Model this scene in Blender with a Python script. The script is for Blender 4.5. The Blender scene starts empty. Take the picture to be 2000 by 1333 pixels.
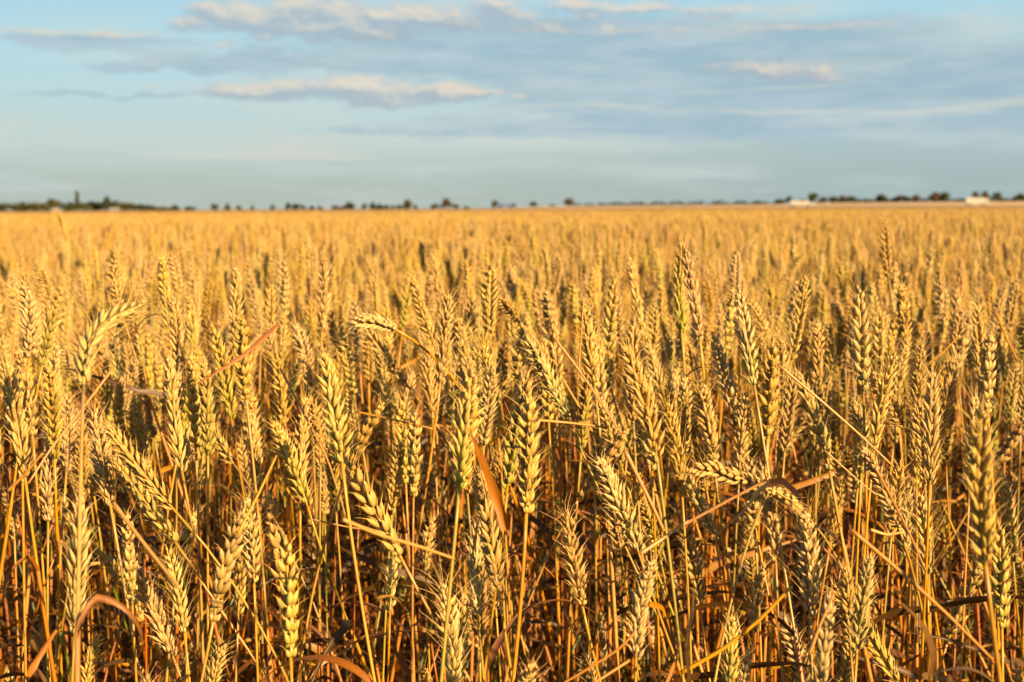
import bpy, math, random
import numpy as np
from mathutils import Vector, Matrix, Euler

random.seed(7)
rng = np.random.default_rng(11)
S = bpy.context.scene
COL = S.collection
PI = math.pi

# ------------------------------------------------------------------ camera
F = 2778.0                      # focal length in pixels of a 2000 px wide frame (50 mm)
CAM_Z = 0.95
PITCH = math.atan((666.5 - 407.0) / F)
ROLL = math.radians(0.29)
cd = bpy.data.cameras.new('camera')
cam = bpy.data.objects.new('camera', cd)
COL.objects.link(cam)
cd.sensor_width = 36.0
cd.lens = 50.0
cd.clip_start = 0.02
cd.clip_end = 20000.0
M = Matrix.Translation((0, 0, CAM_Z)) @ Matrix.Rotation(PI / 2 - PITCH, 4, 'X') @ Matrix.Rotation(-ROLL, 4, 'Z')
cam.matrix_world = M
cd.dof.use_dof = True
cd.dof.focus_distance = 1.12
cd.dof.aperture_fstop = 11
cd.dof.aperture_blades = 7
S.camera = cam
MR = M.to_3x3()


def P(px, py, d):
    """the point of the place that lies d metres ahead on the sight line of a photograph pixel (2000 x 1333)"""
    v = MR @ Vector(((px - 1000) / F, (666.5 - py) / F, -1.0))
    return Vector((0, 0, CAM_Z)) + v * (d / v.y)


# ------------------------------------------------------------------ sun, sky, exposure
SUN_EL = math.radians(18)
SUN_AZ = math.radians(40)       # to the right of straight behind the camera
sdir = Vector((math.sin(SUN_AZ) * math.cos(SUN_EL), -math.cos(SUN_AZ) * math.cos(SUN_EL), math.sin(SUN_EL)))
sl = bpy.data.lights.new('sun', 'SUN')
sl.energy = 5.0
sl.angle = math.radians(0.5)
sl.color = (1.0, 0.72, 0.38)
so = bpy.data.objects.new('sun', sl)
so.rotation_euler = sdir.to_track_quat('Z', 'Y').to_euler()
COL.objects.link(so)

S.view_settings.view_transform = 'Standard'
S.view_settings.look = 'None'
S.view_settings.gamma = 1.0
S.view_settings.exposure = 1.6
EXPO = 2 ** 1.6
SKY = 0.05
S.cycles.max_bounces = 5
S.cycles.diffuse_bounces = 2


def lin(c):
    return tuple(((x / 255) / 12.92) if x / 255 <= 0.04045 else (((x / 255) + 0.055) / 1.055) ** 2.4 for x in c)


def skyc(*c):
    return tuple(x / SKY / EXPO for x in lin(c)) + (1,)


W = bpy.data.worlds.new('World')
S.world = W
W.use_nodes = True
nt = W.node_tree
nt.nodes.clear()
L = nt.links


def nn(t, kind, **kw):
    n = t.nodes.new(kind)
    for k, v in kw.items():
        setattr(n, k, v)
    return n


def val(t, sock, v):
    if isinstance(v, (int, float)):
        sock.default_value = v
    elif isinstance(v, tuple):
        sock.default_value = v
    else:
        t.links.new(v, sock)


def mth(op, a, b=None, c=None, t=nt, clamp=False):
    n = nn(t, 'ShaderNodeMath', operation=op, use_clamp=clamp)
    val(t, n.inputs[0], a)
    if b is not None:
        val(t, n.inputs[1], b)
    if c is not None:
        val(t, n.inputs[2], c)
    return n.outputs[0]


def sstep(x, a, b, t=nt):
    n = nn(t, 'ShaderNodeMapRange', interpolation_type='SMOOTHSTEP')
    val(t, n.inputs[0], x)
    n.inputs[1].default_value = a
    n.inputs[2].default_value = b
    return n.outputs[0]


def mixc(f, a, b, t=nt):
    n = nn(t, 'ShaderNodeMix', data_type='RGBA')
    val(t, n.inputs[0], f)
    val(t, n.inputs[6], a)
    val(t, n.inputs[7], b)
    return n.outputs[2]


def comb(x, y, z=0.0, t=nt):
    n = nn(t, 'ShaderNodeCombineXYZ')
    val(t, n.inputs[0], x)
    val(t, n.inputs[1], y)
    val(t, n.inputs[2], z)
    return n.outputs[0]


def noise(vec, scale, detail=4.0, rough=0.55, t=nt, dist=0.0):
    n = nn(t, 'ShaderNodeTexNoise')
    L_ = t.links
    L_.new(vec, n.inputs['Vector'])
    n.inputs['Scale'].default_value = scale
    n.inputs['Detail'].default_value = detail
    n.inputs['Roughness'].default_value = rough
    n.inputs['Distortion'].default_value = dist
    return n.outputs[0]


tc = nn(nt, 'ShaderNodeTexCoord')
sep = nn(nt, 'ShaderNodeSeparateXYZ')
L.new(tc.outputs['Generated'], sep.inputs[0])
az = mth('MULTIPLY', mth('ARCTAN2', sep.outputs[0], sep.outputs[1]), 57.2958)      # degrees of azimuth
el = mth('MULTIPLY', mth('ARCSINE', sep.outputs[2]), 57.2958)                       # degrees of elevation
sky = nn(nt, 'ShaderNodeTexSky', sky_type='NISHITA', sun_disc=False)
sky.sun_elevation = SUN_EL
sky.sun_rotation = math.atan2(sdir.x, sdir.y)
sky.air_density = 1.0
sky.dust_density = 1.5
sky.ozone_density = 1.0
# milky evening air low over the plain
rp = nn(nt, 'ShaderNodeValToRGB')
L.new(mth('MULTIPLY', el, 1 / 12.0, clamp=True), rp.inputs[0])
cr = rp.color_ramp
stops = [(0.0, (180, 191, 180)), (0.9, (180, 193, 184)), (2.6, (197, 213, 208)), (4.6, (189, 218, 223)), (6.8, (180, 219, 231)), (8.3, (170, 214, 232)), (12, (130, 185, 225))]
while len(cr.elements) < len(stops):
    cr.elements.new(0.5)
for e, (p, c) in zip(cr.elements, stops):
    e.position = p / 12.0
    e.color = skyc(*c)
low_l = rp.outputs[0]
# the air is duller and bluer towards the right
low = mixc(mth('MULTIPLY', sstep(az, -8.0, 18.0), 0.55), low_l, skyc(155, 180, 188))
low = mixc(sstep(el, 4.5, 8.5), low, low_l)
base = mixc(sstep(el, 10.0, 30.0), low, sky.outputs[0])


def D(px, py):
    """azimuth and elevation (degrees) of a photograph pixel"""
    v = (P(px, py, 1.0) - Vector((0, 0, CAM_Z))).normalized()
    return math.degrees(math.atan2(v.x, v.y)), math.degrees(math.asin(v.z))


PXD = F * math.pi / 180.0       # pixels per degree
warp1 = noise(comb(mth('MULTIPLY', az, 0.55), mth('MULTIPLY', el, 1.3)), 1.0, 6.0, 0.6)
warp2 = noise(comb(mth('MULTIPLY', az, 0.16), mth('MULTIPLY', el, 1.1), 7.3), 1.0, 5.0, 0.55)
azw = mth('ADD', az, mth('MULTIPLY', mth('SUBTRACT', warp1, 0.5), 1.2))
elw = mth('ADD', el, mth('MULTIPLY', mth('SUBTRACT', warp1, 0.5), 1.2))
azs = mth('ADD', az, mth('MULTIPLY', mth('SUBTRACT', warp2, 0.5), 5.0))
els = mth('ADD', el, mth('MULTIPLY', mth('SUBTRACT', warp2, 0.5), 1.1))


def blobs(lst, a, e, shift=(0, 0)):
    """union of soft ellipses given in photograph pixels: (x, y, rx, ry, weight, slope)"""
    out = None
    for q in lst:
        x, y, rx, ry, w = q[:5]
        sl_ = q[5] if len(q) > 5 else 0.0
        A, E = D(x, y)
        A += shift[0]
        E += shift[1]
        da = mth('SUBTRACT', a, A)
        de = mth('SUBTRACT', mth('SUBTRACT', e, E), mth('MULTIPLY', da, sl_))
        u = mth('MULTIPLY', da, PXD / rx)
        v = mth('MULTIPLY', de, PXD / ry)
        r2 = mth('ADD', mth('MULTIPLY', u, u), mth('MULTIPLY', v, v))
        g = mth('MULTIPLY', mth('EXPONENT', mth('MULTIPLY', r2, -1.0)), w)
        out = g if out is None else mth('ADD', out, g)
    return out


# thin grey-blue stratus sheets
sheet_l = [(1350, 95, 480, 62, 1.1), (1000, 90, 300, 55, 0.95), (1600, 190, 560, 60, 1.0), (1900, 150, 260, 45, 0.9, 0.06),
           (1250, 160, 300, 60, 0.7), (700, 118, 330, 26, 0.85), (420, 122, 170, 20, 0.7), (150, 80, 190, 17, 1.05), (250, 130, 110, 10, 0.7),
           (1500, 245, 640, 26, 0.85), (820, 262, 330, 10, 0.75), (280, 186, 270, 8, 0.85), (1000, 232, 180, 9, 0.6), (1800, 290, 500, 26, 0.5), (1650, 60, 230, 22, 0.7)]
sh = blobs(sheet_l, azs, elw)
tex = noise(comb(mth('MULTIPLY', az, 0.30), mth('MULTIPLY', el, 1.6), 3.1), 1.0, 7.0, 0.6, dist=0.3)
sh_a = sstep(mth('ADD', sh, mth('MULTIPLY', mth('SUBTRACT', tex, 0.5), 1.5)), 0.28, 0.95)
sheet_col = mixc(sstep(tex, 0.38, 0.68), skyc(158, 187, 201), skyc(178, 198, 210))
c1 = mixc(mth('MULTIPLY', sh_a, 0.86), base, sheet_col)
# long pale streaks, sunlit
streak_l = [(1120, 210, 240, 5, 1.0, 0.02), (1500, 215, 420, 5, 0.8, -0.03), (1920, 205, 170, 11, 1.0, 0.09), (960, 275, 260, 6, 0.9), (620, 268, 320, 6, 0.6), (1080, 292, 160, 16, 0.7),
            (520, 292, 220, 18, 0.6), (660, 312, 120, 6, 0.6), (1530, 172, 320, 6, 0.8, 0.05), (8, 257, 22, 6, 1.4), (120, 236, 260, 18, 0.6), (330, 60, 260, 22, 0.45), (180, 20, 160, 16, 0.5), (250, 168, 200, 7, 0.5), (420, 215, 200, 8, 0.45), (420, 300, 300, 16, 0.5), (1850, 80, 200, 14, 0.5), (1750, 115, 300, 10, 0.5, 0.06), (100, 60, 170, 5, 1.0), (1200, 128, 200, 6, 0.4)]
st = blobs(streak_l, azs, els)
tex2 = noise(comb(mth('MULTIPLY', az, 0.22), mth('MULTIPLY', el, 3.0), 9.7), 1.0, 5.0, 0.55)
st_a = sstep(mth('ADD', st, mth('MULTIPLY', mth('SUBTRACT', tex2, 0.5), 1.2)), 0.25, 1.1)
c2 = mixc(mth('MULTIPLY', st_a, 0.62), c1, skyc(214, 216, 204))
# a faint veil over everything
veil = sstep(noise(comb(mth('MULTIPLY', az, 0.12), mth('MULTIPLY', el, 0.9), 1.7), 1.0, 6.0, 0.6), 0.42, 0.75)
veil = mth('MULTIPLY', veil, mth('SUBTRACT', 1.0, sstep(el, 14.0, 40.0)))
c3 = mixc(mth('MULTIPLY', veil, 0.72), c2, skyc(206, 217, 215))
# small cumulus heaps with lit right and upper sides
puff_l = [(470, 178, 75, 19, 1.15), (560, 172, 75, 20, 1.2), (680, 166, 75, 20, 1.2), (740, 180, 80, 22, 1.15), (860, 178, 52, 17, 1.25), (905, 182, 45, 14, 1.1), (960, 184, 35, 8, 0.8), (800, 205, 60, 10, 0.8),
          (700, 195, 90, 11, 0.75), (1012, 193, 26, 5, 0.9), (440, 190, 50, 9, 0.7),
          (365, 50, 42, 14, 1.0), (455, 28, 55, 26, 0.95), (505, 40, 50, 22, 0.95), (562, 16, 34, 24, 1.0), (652, 22, 42, 24, 0.9), (690, 60, 75, 18, 1.0), (600, 60, 90, 16, 0.5), (745, 68, 45, 9, 0.8), (512, 76, 26, 10, 0.95),
          (820, 30, 60, 14, 0.85), (730, 28, 30, 10, 0.7), (975, 8, 34, 14, 1.1), (1110, 8, 48, 12, 1.1), (1260, 14, 60, 14, 1.0), (1140, 34, 45, 8, 0.9), (1180, 16, 60, 9, 0.7), (1400, 18, 120, 8, 0.7), (1560, 22, 60, 8, 0.6),
          (1620, 52, 150, 10, 0.75), (1480, 131, 90, 14, 0.65), (1600, 147, 80, 14, 0.8), (385, 18, 40, 12, 0.7), (760, 42, 60, 14, 0.7), (900, 48, 70, 14, 0.75), (1010, 30, 60, 12, 0.7), (1060, 62, 50, 8, 0.7), (225, 70, 60, 6, 0.8), (60, 62, 80, 6, 0.8), (560, 112, 60, 8, 0.5), (1190, 60, 60, 8, 0.6), (1340, 60, 150, 12, 0.45), (600, 40, 200, 38, 0.55), (880, 22, 170, 24, 0.55), (1500, 140, 140, 22, 0.45), (1060, 52, 90, 10, 0.5), (420, 84, 60, 6, 0.5), (1400, 32, 60, 8, 0.7)]
bill = noise(comb(mth('MULTIPLY', az, 1.25), mth('MULTIPLY', el, 2.3), 5.5), 1.0, 9.0, 0.66, dist=0.3)
pf = mth('ADD', blobs(puff_l, azw, elw), mth('MULTIPLY', mth('SUBTRACT', bill, 0.5), 1.5))
pf_off = mth('ADD', blobs(puff_l, azw, elw, (-0.16, -0.20)), mth('MULTIPLY', mth('SUBTRACT', noise(comb(mth('MULTIPLY', mth('ADD', az, 0.15), 1.25), mth('MULTIPLY', mth('ADD', el, 0.17), 2.3), 5.5), 1.0, 9.0, 0.66, dist=0.3), 0.5), 1.5))
pf_a = sstep(pf, 0.08, 1.10)
lit = sstep(mth('SUBTRACT', pf, pf_off), -0.3, 0.8)
pcol = mixc(lit, skyc(166, 179, 191), skyc(236, 219, 197))
c4 = mixc(mth('MULTIPLY', pf_a, 0.72), c3, pcol)
bg = nn(nt, 'ShaderNodeBackground')
bg.inputs[1].default_value = SKY
L.new(c4, bg.inputs[0])
wo = nn(nt, 'ShaderNodeOutputWorld')
L.new(bg.outputs[0], wo.inputs[0])


# ------------------------------------------------------------------ materials
def material(name, rough=0.6, spec=0.3):
    m = bpy.data.materials.new(name)
    m.use_nodes = True
    t = m.node_tree
    b = t.nodes['Principled BSDF']
    b.inputs['Roughness'].default_value = rough
    b.inputs['Specular IOR Level'].default_value = spec
    return m, t, b


def straw_material(name, rough, spec, nscale, trans=0.0, var=0.10):
    """dry plant tissue: the vertex colour, mottled by noise, each piece a little different"""
    m, t, b = material(name, rough, spec)
    at = nn(t, 'ShaderNodeAttribute', attribute_name='Col')
    oi = nn(t, 'ShaderNodeObjectInfo')
    co = nn(t, 'ShaderNodeTexCoord')
    mp = nn(t, 'ShaderNodeMapping')
    t.links.new(co.outputs['Object'], mp.inputs[0])
    mp.inputs['Scale'].default_value = nscale
    n = noise(mp.outputs[0], 1.0, 4.0, 0.6, t=t)
    hs = nn(t, 'ShaderNodeHueSaturation')
    t.links.new(at.outputs[0], hs.inputs['Color'])
    r = oi.outputs['Random']
    hs_v = mth('ADD', mth('MULTIPLY', r, 2 * var, t=t), 1.0 - var, t=t)
    hs_v = mth('MULTIPLY', hs_v, mth('ADD', mth('MULTIPLY', n, 0.7, t=t), 0.65, t=t), t=t)
    t.links.new(hs_v, hs.inputs['Value'])
    r2 = mth('FRACT', mth('MULTIPLY', r, 17.31, t=t), t=t)
    t.links.new(mth('ADD', mth('MULTIPLY', r2, 0.016, t=t), 0.492, t=t), hs.inputs['Hue'])
    r3 = mth('FRACT', mth('MULTIPLY', r, 91.7, t=t), t=t)
    t.links.new(mth('ADD', mth('MULTIPLY', r3, 0.16, t=t), 0.92, t=t), hs.inputs['Saturation'])
    t.links.new(hs.outputs[0], b.inputs['Base Color'])
    if trans:
        tr = nn(t, 'ShaderNodeBsdfTranslucent')
        t.links.new(hs.outputs[0], tr.inputs[0])
        mx = nn(t, 'ShaderNodeMixShader')
        mx.inputs[0].default_value = trans
        t.links.new(b.outputs[0], mx.inputs[1])
        t.links.new(tr.outputs[0], mx.inputs[2])
        t.links.new(mx.outputs[0], t.nodes['Material Output'].inputs[0])
    return m


M_EAR = straw_material('ear_husk', 0.55, 0.3, (420, 420, 260))
M_STEM = straw_material('straw_stem', 0.38, 0.4, (500, 500, 18))
M_LEAF = straw_material('dry_leaf', 0.5, 0.35, (300, 300, 40), trans=0.10)


def noisy_material(name, c1_, c2_, scale, rough=0.8, detail=6.0, stretch=(1, 1, 1), bump=0.0, contrast=(0.35, 0.65)):
    m, t, b = material(name, rough, 0.2)
    co = nn(t, 'ShaderNodeTexCoord')
    mp = nn(t, 'ShaderNodeMapping')
    t.links.new(co.outputs['Object'], mp.inputs[0])
    mp.inputs['Scale'].default_value = stretch
    n = noise(mp.outputs[0], scale, detail, 0.6, t=t)
    t.links.new(mixc(sstep(n, contrast[0], contrast[1], t=t), c1_ + (1,), c2_ + (1,), t=t), b.inputs['Base Color'])
    if bump:
        bp = nn(t, 'ShaderNodeBump')
        bp.inputs['Distance'].default_value = bump
        t.links.new(n, bp.inputs['Height'])
        t.links.new(bp.outputs[0], b.inputs['Normal'])
    return m


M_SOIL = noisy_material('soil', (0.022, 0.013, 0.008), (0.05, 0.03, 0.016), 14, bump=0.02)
M_STUB = noisy_material('stubble', (0.44, 0.29, 0.135), (0.56, 0.38, 0.19), 0.02, stretch=(0.4, 1, 1))
M_CAN = noisy_material('far_wheat', (0.15, 0.08, 0.017), (0.34, 0.20, 0.045), 9.0, detail=9.0, stretch=(1, 1, 1), contrast=(0.36, 0.62))
M_ROAD = noisy_material('asphalt', (0.045, 0.045, 0.047), (0.06, 0.06, 0.06), 3)
M_BARK = noisy_material('bark', (0.06, 0.045, 0.03), (0.12, 0.09, 0.06), 3)
M_LEAFS = [noisy_material('foliage_green', (0.020, 0.032, 0.007), (0.045, 0.056, 0.012), 0.7),
           noisy_material('foliage_olive', (0.034, 0.033, 0.008), (0.062, 0.056, 0.014), 0.7),
           noisy_material('foliage_russet', (0.045, 0.024, 0.010), (0.070, 0.038, 0.014), 0.7),
           noisy_material('foliage_dark', (0.014, 0.018, 0.007), (0.032, 0.036, 0.012), 0.7)]
M_WHITE = noisy_material('white_paint', (0.25, 0.235, 0.195), (0.30, 0.285, 0.24), 0.6, rough=0.45)
M_GREYP = noisy_material('grey_panel', (0.20, 0.20, 0.21), (0.28, 0.28, 0.29), 1.0, rough=0.5)
M_RUBB = noisy_material('rubber', (0.02, 0.02, 0.02), (0.035, 0.035, 0.035), 5)
M_GLASS = noisy_material('dark_glass', (0.02, 0.025, 0.03), (0.04, 0.045, 0.05), 1.0, rough=0.1)
M_BLUEP = noisy_material('blue_sheet', (0.05, 0.055, 0.17), (0.07, 0.08, 0.22), 0.4, rough=0.9)
M_ROOF = noisy_material('roof_tiles', (0.22, 0.12, 0.08), (0.30, 0.17, 0.11), 1.0)
M_WALL = noisy_material('pale_render', (0.22, 0.20, 0.18), (0.26, 0.24, 0.21), 0.8)


# ------------------------------------------------------------------ mesh helpers
class MB:
    """collects vertices, colours and faces for one mesh"""

    def __init__(s):
        s.v, s.c, s.f, s.n, s.mi = [], [], [], 0, []

    def add(s, v, f, c, mi=0):
        v = np.asarray(v, float)
        c = np.asarray(c, float)
        if c.ndim == 1:
            c = np.tile(c, (len(v), 1))
        s.v.append(v)
        s.c.append(c)
        s.f.extend([tuple(i + s.n for i in q) for q in f])
        s.mi.extend([mi] * len(f))
        s.n += len(v)

    def merge(s, o, mat=None, mi=None):
        v = np.concatenate(o.v)
        if mat is not None:
            A = np.array(mat)
            v = v @ A[:3, :3].T + A[:3, 3]
        s.v.append(v)
        s.c.append(np.concatenate(o.c))
        s.f.extend([tuple(i + s.n for i in q) for q in o.f])
        s.mi.extend([m if mi is None else mi for m in o.mi])
        s.n += len(v)

    def mesh(s, name, mats, smooth=True):
        me = bpy.data.meshes.new(name)
        v = np.concatenate(s.v)
        me.from_pydata(v.tolist(), [], s.f)
        c = np.ones((len(v), 4), np.float32)
        c[:, :3] = np.concatenate(s.c)[:, :3]
        a = me.color_attributes.new('Col', 'FLOAT_COLOR', 'POINT')
        a.data.foreach_set('color', c.ravel())
        for m in mats:
            me.materials.append(m)
        if len(mats) > 1:
            me.polygons.foreach_set('material_index', s.mi)
        me.polygons.foreach_set('use_smooth', [smooth] * len(me.polygons))
        me.update()
        return me


def frames(pts, up=(1, 0, 0)):
    """tangents and parallel-transported side and normal vectors along a polyline"""
    pts = np.asarray(pts, float)
    T = np.gradient(pts, axis=0)
    T /= np.linalg.norm(T, axis=1)[:, None] + 1e-12
    s = np.array(up, float)
    s = s - T[0] * (s @ T[0])
    s /= np.linalg.norm(s)
    SS = []
    for t in T:
        s = s - t * (s @ t)
        s /= np.linalg.norm(s) + 1e-12
        SS.append(s.copy())
    SS = np.array(SS)
    return T, SS, np.cross(T, SS)


def tube(mb, pts, rad, cols, sides=6, mi=0, caps=True):
    pts = np.asarray(pts, float)
    T, A, B = frames(pts)
    n = len(pts)
    rad = np.broadcast_to(rad, (n,))
    ang = np.arange(sides) * 2 * PI / sides
    v = pts[:, None, :] + rad[:, None, None] * (np.cos(ang)[None, :, None] * A[:, None, :] + np.sin(ang)[None, :, None] * B[:, None, :])
    f = [(i * sides + k, i * sides + (k + 1) % sides, (i + 1) * sides + (k + 1) % sides, (i + 1) * sides + k) for i in range(n - 1) for k in range(sides)]
    if caps:
        f.append(tuple(range(sides - 1, -1, -1)))
        f.append(tuple((n - 1) * sides + k for k in range(sides)))
    cols = np.asarray(cols, float)
    c = np.tile(cols, (n * sides, 1)) if cols.ndim == 1 else np.repeat(cols, sides, axis=0)
    mb.add(v.reshape(-1, 3), f, c, mi)


def spindle(ts, rs, sides):
    """unit husk template along +z: one pointed, slightly flattened grain"""
    v, f = [], []
    for t, r in zip(ts, rs):
        for k in range(sides):
            a = 2 * PI * k / sides
            v.append((r * math.cos(a), r * math.sin(a), t))
    n = len(ts)
    for i in range(n - 1):
        for k in range(sides):
            f.append((i * sides + k, i * sides + (k + 1) % sides, (i + 1) * sides + (k + 1) % sides, (i + 1) * sides + k))
    return np.array(v), f, np.repeat(np.array(ts), sides)


TPL = {'hi': spindle([0, .10, .28, .5, .72, .9, 1.0], [.35, .72, .98, 1.0, .72, .34, .06], 7),
       'mid': spindle([0, .2, .5, .82, 1.0], [.35, .9, 1.0, .5, .05], 4),
       'low': spindle([0, .4, 1.0], [.3, 1.0, .08], 4)}

STRAW = np.array((0.375, 0.227, 0.051))
PALE = np.array((0.440, 0.286, 0.093))
TAN = np.array((0.268, 0.137, 0.040))
GREEN = np.array((0.225, 0.236, 0.026))
ORANGE = np.array((0.268, 0.081, 0.009))
GOLD = np.array((0.389, 0.185, 0.022))
SGREEN = np.array((0.082, 0.104, 0.014))
BROWN = np.array((0.079, 0.028, 0.007))


def ear_mb(pts, Wd=1.0, n=19, green=0.0, beard=0.0, lod='hi', plump=1.0, twist=0.6, tone=0.0, seed=0):
    """one wheat ear on a polyline: two ranks of spikelets, each a fan of pointed husks with short awns"""
    r = np.random.default_rng(seed)
    mb = MB()
    pts = np.asarray(pts, float)
    seg = np.r_[0, np.cumsum(np.linalg.norm(np.diff(pts, axis=0), axis=1))]
    Lh = seg[-1]
    T, A, B = frames(pts)

    def at(s):
        x = s * Lh
        g = lambda q: np.array([np.interp(x, seg, q[:, k]) for k in range(3)])
        p, t, a = g(pts), g(T), g(A)
        t /= np.linalg.norm(t)
        a -= t * (a @ t)
        a /= np.linalg.norm(a)
        return p, t, a, np.cross(t, a)

    tv, tf, tt = TPL[lod]
    # rachis
    tube(mb, pts[:: 1 if lod == 'hi' else 2] if len(pts) > 4 else pts, 0.0011, STRAW * 0.9, 4 if lod != 'hi' else 5)
    if lod == 'low':
        fans = [(0.0, 1.0, 1.9)]
    elif lod == 'mid':
        fans = [(-0.8, .95, 1.15), (0.0, 1.05, 1.15), (0.8, .95, 1.15)]
    else:
        fans = [(-0.95, 1.0, 1.0), (0.0, 1.12, .95), (0.95, 1.0, 1.0), (-1.35, .72, .85), (1.35, .72, .85)]
        if plump > 1.15:
            fans = [(-0.85, .92, 1.12), (0.0, .98, .95), (0.85, .92, 1.12)]
    nn_ = n if lod != 'low' else 13
    for i in range(nn_ + 1):
        term = i == nn_
        s = (i + 0.15) / (nn_ + 1.6)
        p, t, a, b = at(min(s, 0.97))
        tw = twist * s * PI / 2
        a, b = a * math.cos(tw) + b * math.sin(tw), b * math.cos(tw) - a * math.sin(tw)
        side = 1 if i % 2 else -1
        taper = (0.70 + 0.42 * math.sin(PI * min(1, s * 0.95 + 0.12)) ** 0.8) * (1.0 if s < 0.75 else 1.0 - 0.55 * (s - 0.75) / 0.25)
        if i < 2:
            taper *= 0.75
        taper *= r.uniform(0.9, 1.1)
        gl = green * max(0.0, 1.0 - s * 1.25) + green * 0.22
        tn = np.clip(tone + r.normal(0, .12), -1, 1)
        for (j, ls, ws) in fans:
            open_ = math.radians(r.uniform(17, 37)) if not term else 0.1
            if abs(j) > 1.2:
                open_ *= 0.8
            jj = j + r.normal(0, 0.20)
            if lod == 'hi' and not term and r.random() < 0.05:
                continue
            d = t * math.cos(open_) + a * side * math.sin(open_) * (0.4 if term else 1) + b * jj * 0.36 * (1.0 if lod != 'low' else 0)
            d /= np.linalg.norm(d)
            ln = 0.0114 * ls * taper * r.uniform(0.82, 1.14) * (1.0 if lod != 'low' else 1.15)
            rd = 0.00168 * plump * ws * (0.6 + 0.4 * taper) * Wd
            base = p + (a * side * 0.0013 * (0 if term else 1) + b * jj * 0.0011) * Wd
            d2 = d.copy()
            # scale across the ear only
            u = np.cross(d2, b)
            u /= np.linalg.norm(u) + 1e-9
            w = np.cross(d2, u)
            hook = -(a * side) * 0.0011 * (0 if term else 1)
            v = base + (tv[:, 0:1] * u * rd * 0.92 + tv[:, 1:2] * w * rd) + tv[:, 2:3] * d2 * ln + (tv[:, 2:3] ** 2.2) * hook
            rr = r.uniform(-.1, .1)
            c0 = STRAW * (1 - .5 * max(0, -tn)) + (TAN - STRAW) * max(0, -tn) * .8 + (PALE - STRAW) * max(0, tn)
            c0 = c0 * (1 - gl) + GREEN * gl
            cb = c0 * (0.86 + rr)
            ct = (c0 * 0.45 + PALE * 0.55) * (1.02 + rr)
            col = cb[None] * (1 - tt[:, None] ** 1.5) + ct[None] * tt[:, None] ** 1.5
            mb.add(v, tf, col)
            # awn
            tip = base + d2 * ln + hook
            if lod == 'low':
                if beard > 0.3:
                    al = 0.03 * beard
                else:
                    continue
            elif beard > 0 and abs(j) < 1.2:
                al = r.uniform(0.6, 1.05) * (0.010 + 0.042 * beard)
            elif abs(j) < 1.2:
                al = r.uniform(0.0025, 0.0105) * (1.6 if s > .8 else 1.0)
            elif lod == 'hi':
                al = r.uniform(0.001, 0.003)
            else:
                continue
            ad = d2 * 0.9 + (a * side * 0.25 + b * jj * 0.12) * (0.6 if beard else 1.0) + r.normal(0, .07, 3)
            ad /= np.linalg.norm(ad)
            k = 3 if beard > 0.3 and lod == 'hi' else 2
            cv = r.normal(0, .10, 3) * al + (a * side) * al * 0.06
            ap = [tip - d2 * 0.0010]
            for q in range(1, k + 1):
                f_ = q / k
                ap.append(tip + ad * al * f_ + cv * f_ * f_)
            rad = np.linspace(0.00030 if beard else 0.00034, 0.00008, k + 1)
            if lod != 'hi':
                rad = rad * 1.3
            tube(mb, ap, rad, (PALE * 0.9 + STRAW * .1) if not beard else STRAW * 0.95, 3, caps=False)
    return mb


def curve_pts(n, length, a0, a1, az_=0.0, wob=0.0, r=None, power=1.0):
    """polyline from the origin: angle from the vertical goes a0 -> a1 (radians) in the plane of azimuth az_"""
    p = np.zeros(3)
    out = [p.copy()]
    for i in range(1, n):
        f = (i - 0.5) / (n - 1)
        a = a0 + (a1 - a0) * f ** power
        az2 = az_ + (r.normal(0, wob) if wob and r is not None else 0)
        p = p + length / (n - 1) * np.array((math.sin(a) * math.cos(az2), math.sin(a) * math.sin(az2), math.cos(a)))
        out.append(p.copy())
    return np.array(out)


def leaf_mb(seed, length=0.16, width=0.008, a0=0.3, a1=2.6, kink=False, n=16, color=None, power=0.8, curl=1.0):
    """dried ribbon leaf, folded along the midrib, tapering and twisting"""
    r = np.random.default_rng(seed)
    pts = curve_pts(n, length, a0, a1, r.uniform(0, 2 * PI), 0.06, r, power)
    if kink:
        k = int(n * r.uniform(0.25, 0.5))
        ax = Matrix.Rotation(r.uniform(0.7, 1.5), 3, Vector(r.normal(0, 1, 3)).normalized())
        q = pts[k:] - pts[k]
        pts[k:] = (np.array(ax) @ q.T).T + pts[k]
    return ribbon(pts, width, r, color, curl)


def ribbon(pts, width, r, color=None, curl=1.0, base_w=0.6):
    mb = MB()
    T, A, B = frames(pts, (0.3, 1, 0.1))
    n = len(pts)
    tw0, tw1 = r.uniform(0, 6.28), r.uniform(-2.2, 2.2) * curl
    v, c = [], []
    c0 = color if color is not None else (ORANGE * .8 + GOLD * .2) * r.uniform(0.5, 0.9) + (BROWN - ORANGE) * r.uniform(0, .8)
    for i in range(n):
        f = i / (n - 1)
        w = width * 0.5 * min(1.0, base_w + f * 3) * max(0.05, 1 - f ** 2.2)
        w *= 1 + 0.12 * math.sin(f * 19 + tw0)
        a = tw0 + tw1 * f
        s = A[i] * math.cos(a) + B[i] * math.sin(a)
        nrm = B[i] * math.cos(a) - A[i] * math.sin(a)
        fold = 0.35 + 0.35 * math.sin(f * 5 + tw0)
        v += [pts[i] - s * w + nrm * w * fold, pts[i] - s * w * .5 + nrm * w * fold * .3, pts[i], pts[i] + s * w * .5 + nrm * w * fold * .3, pts[i] + s * w + nrm * w * fold]
        cc = c0 * (1.0 - 0.2 * f)
        c += [cc, cc * .93, cc * 1.08, cc * .93, cc]
    fcs = [(i * 5 + k, i * 5 + k + 1, i * 5 + k + 6, i * 5 + k + 5) for i in range(n - 1) for k in range(4)]
    mb.add(np.array(v), fcs, np.array(c))
    return mb


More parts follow.
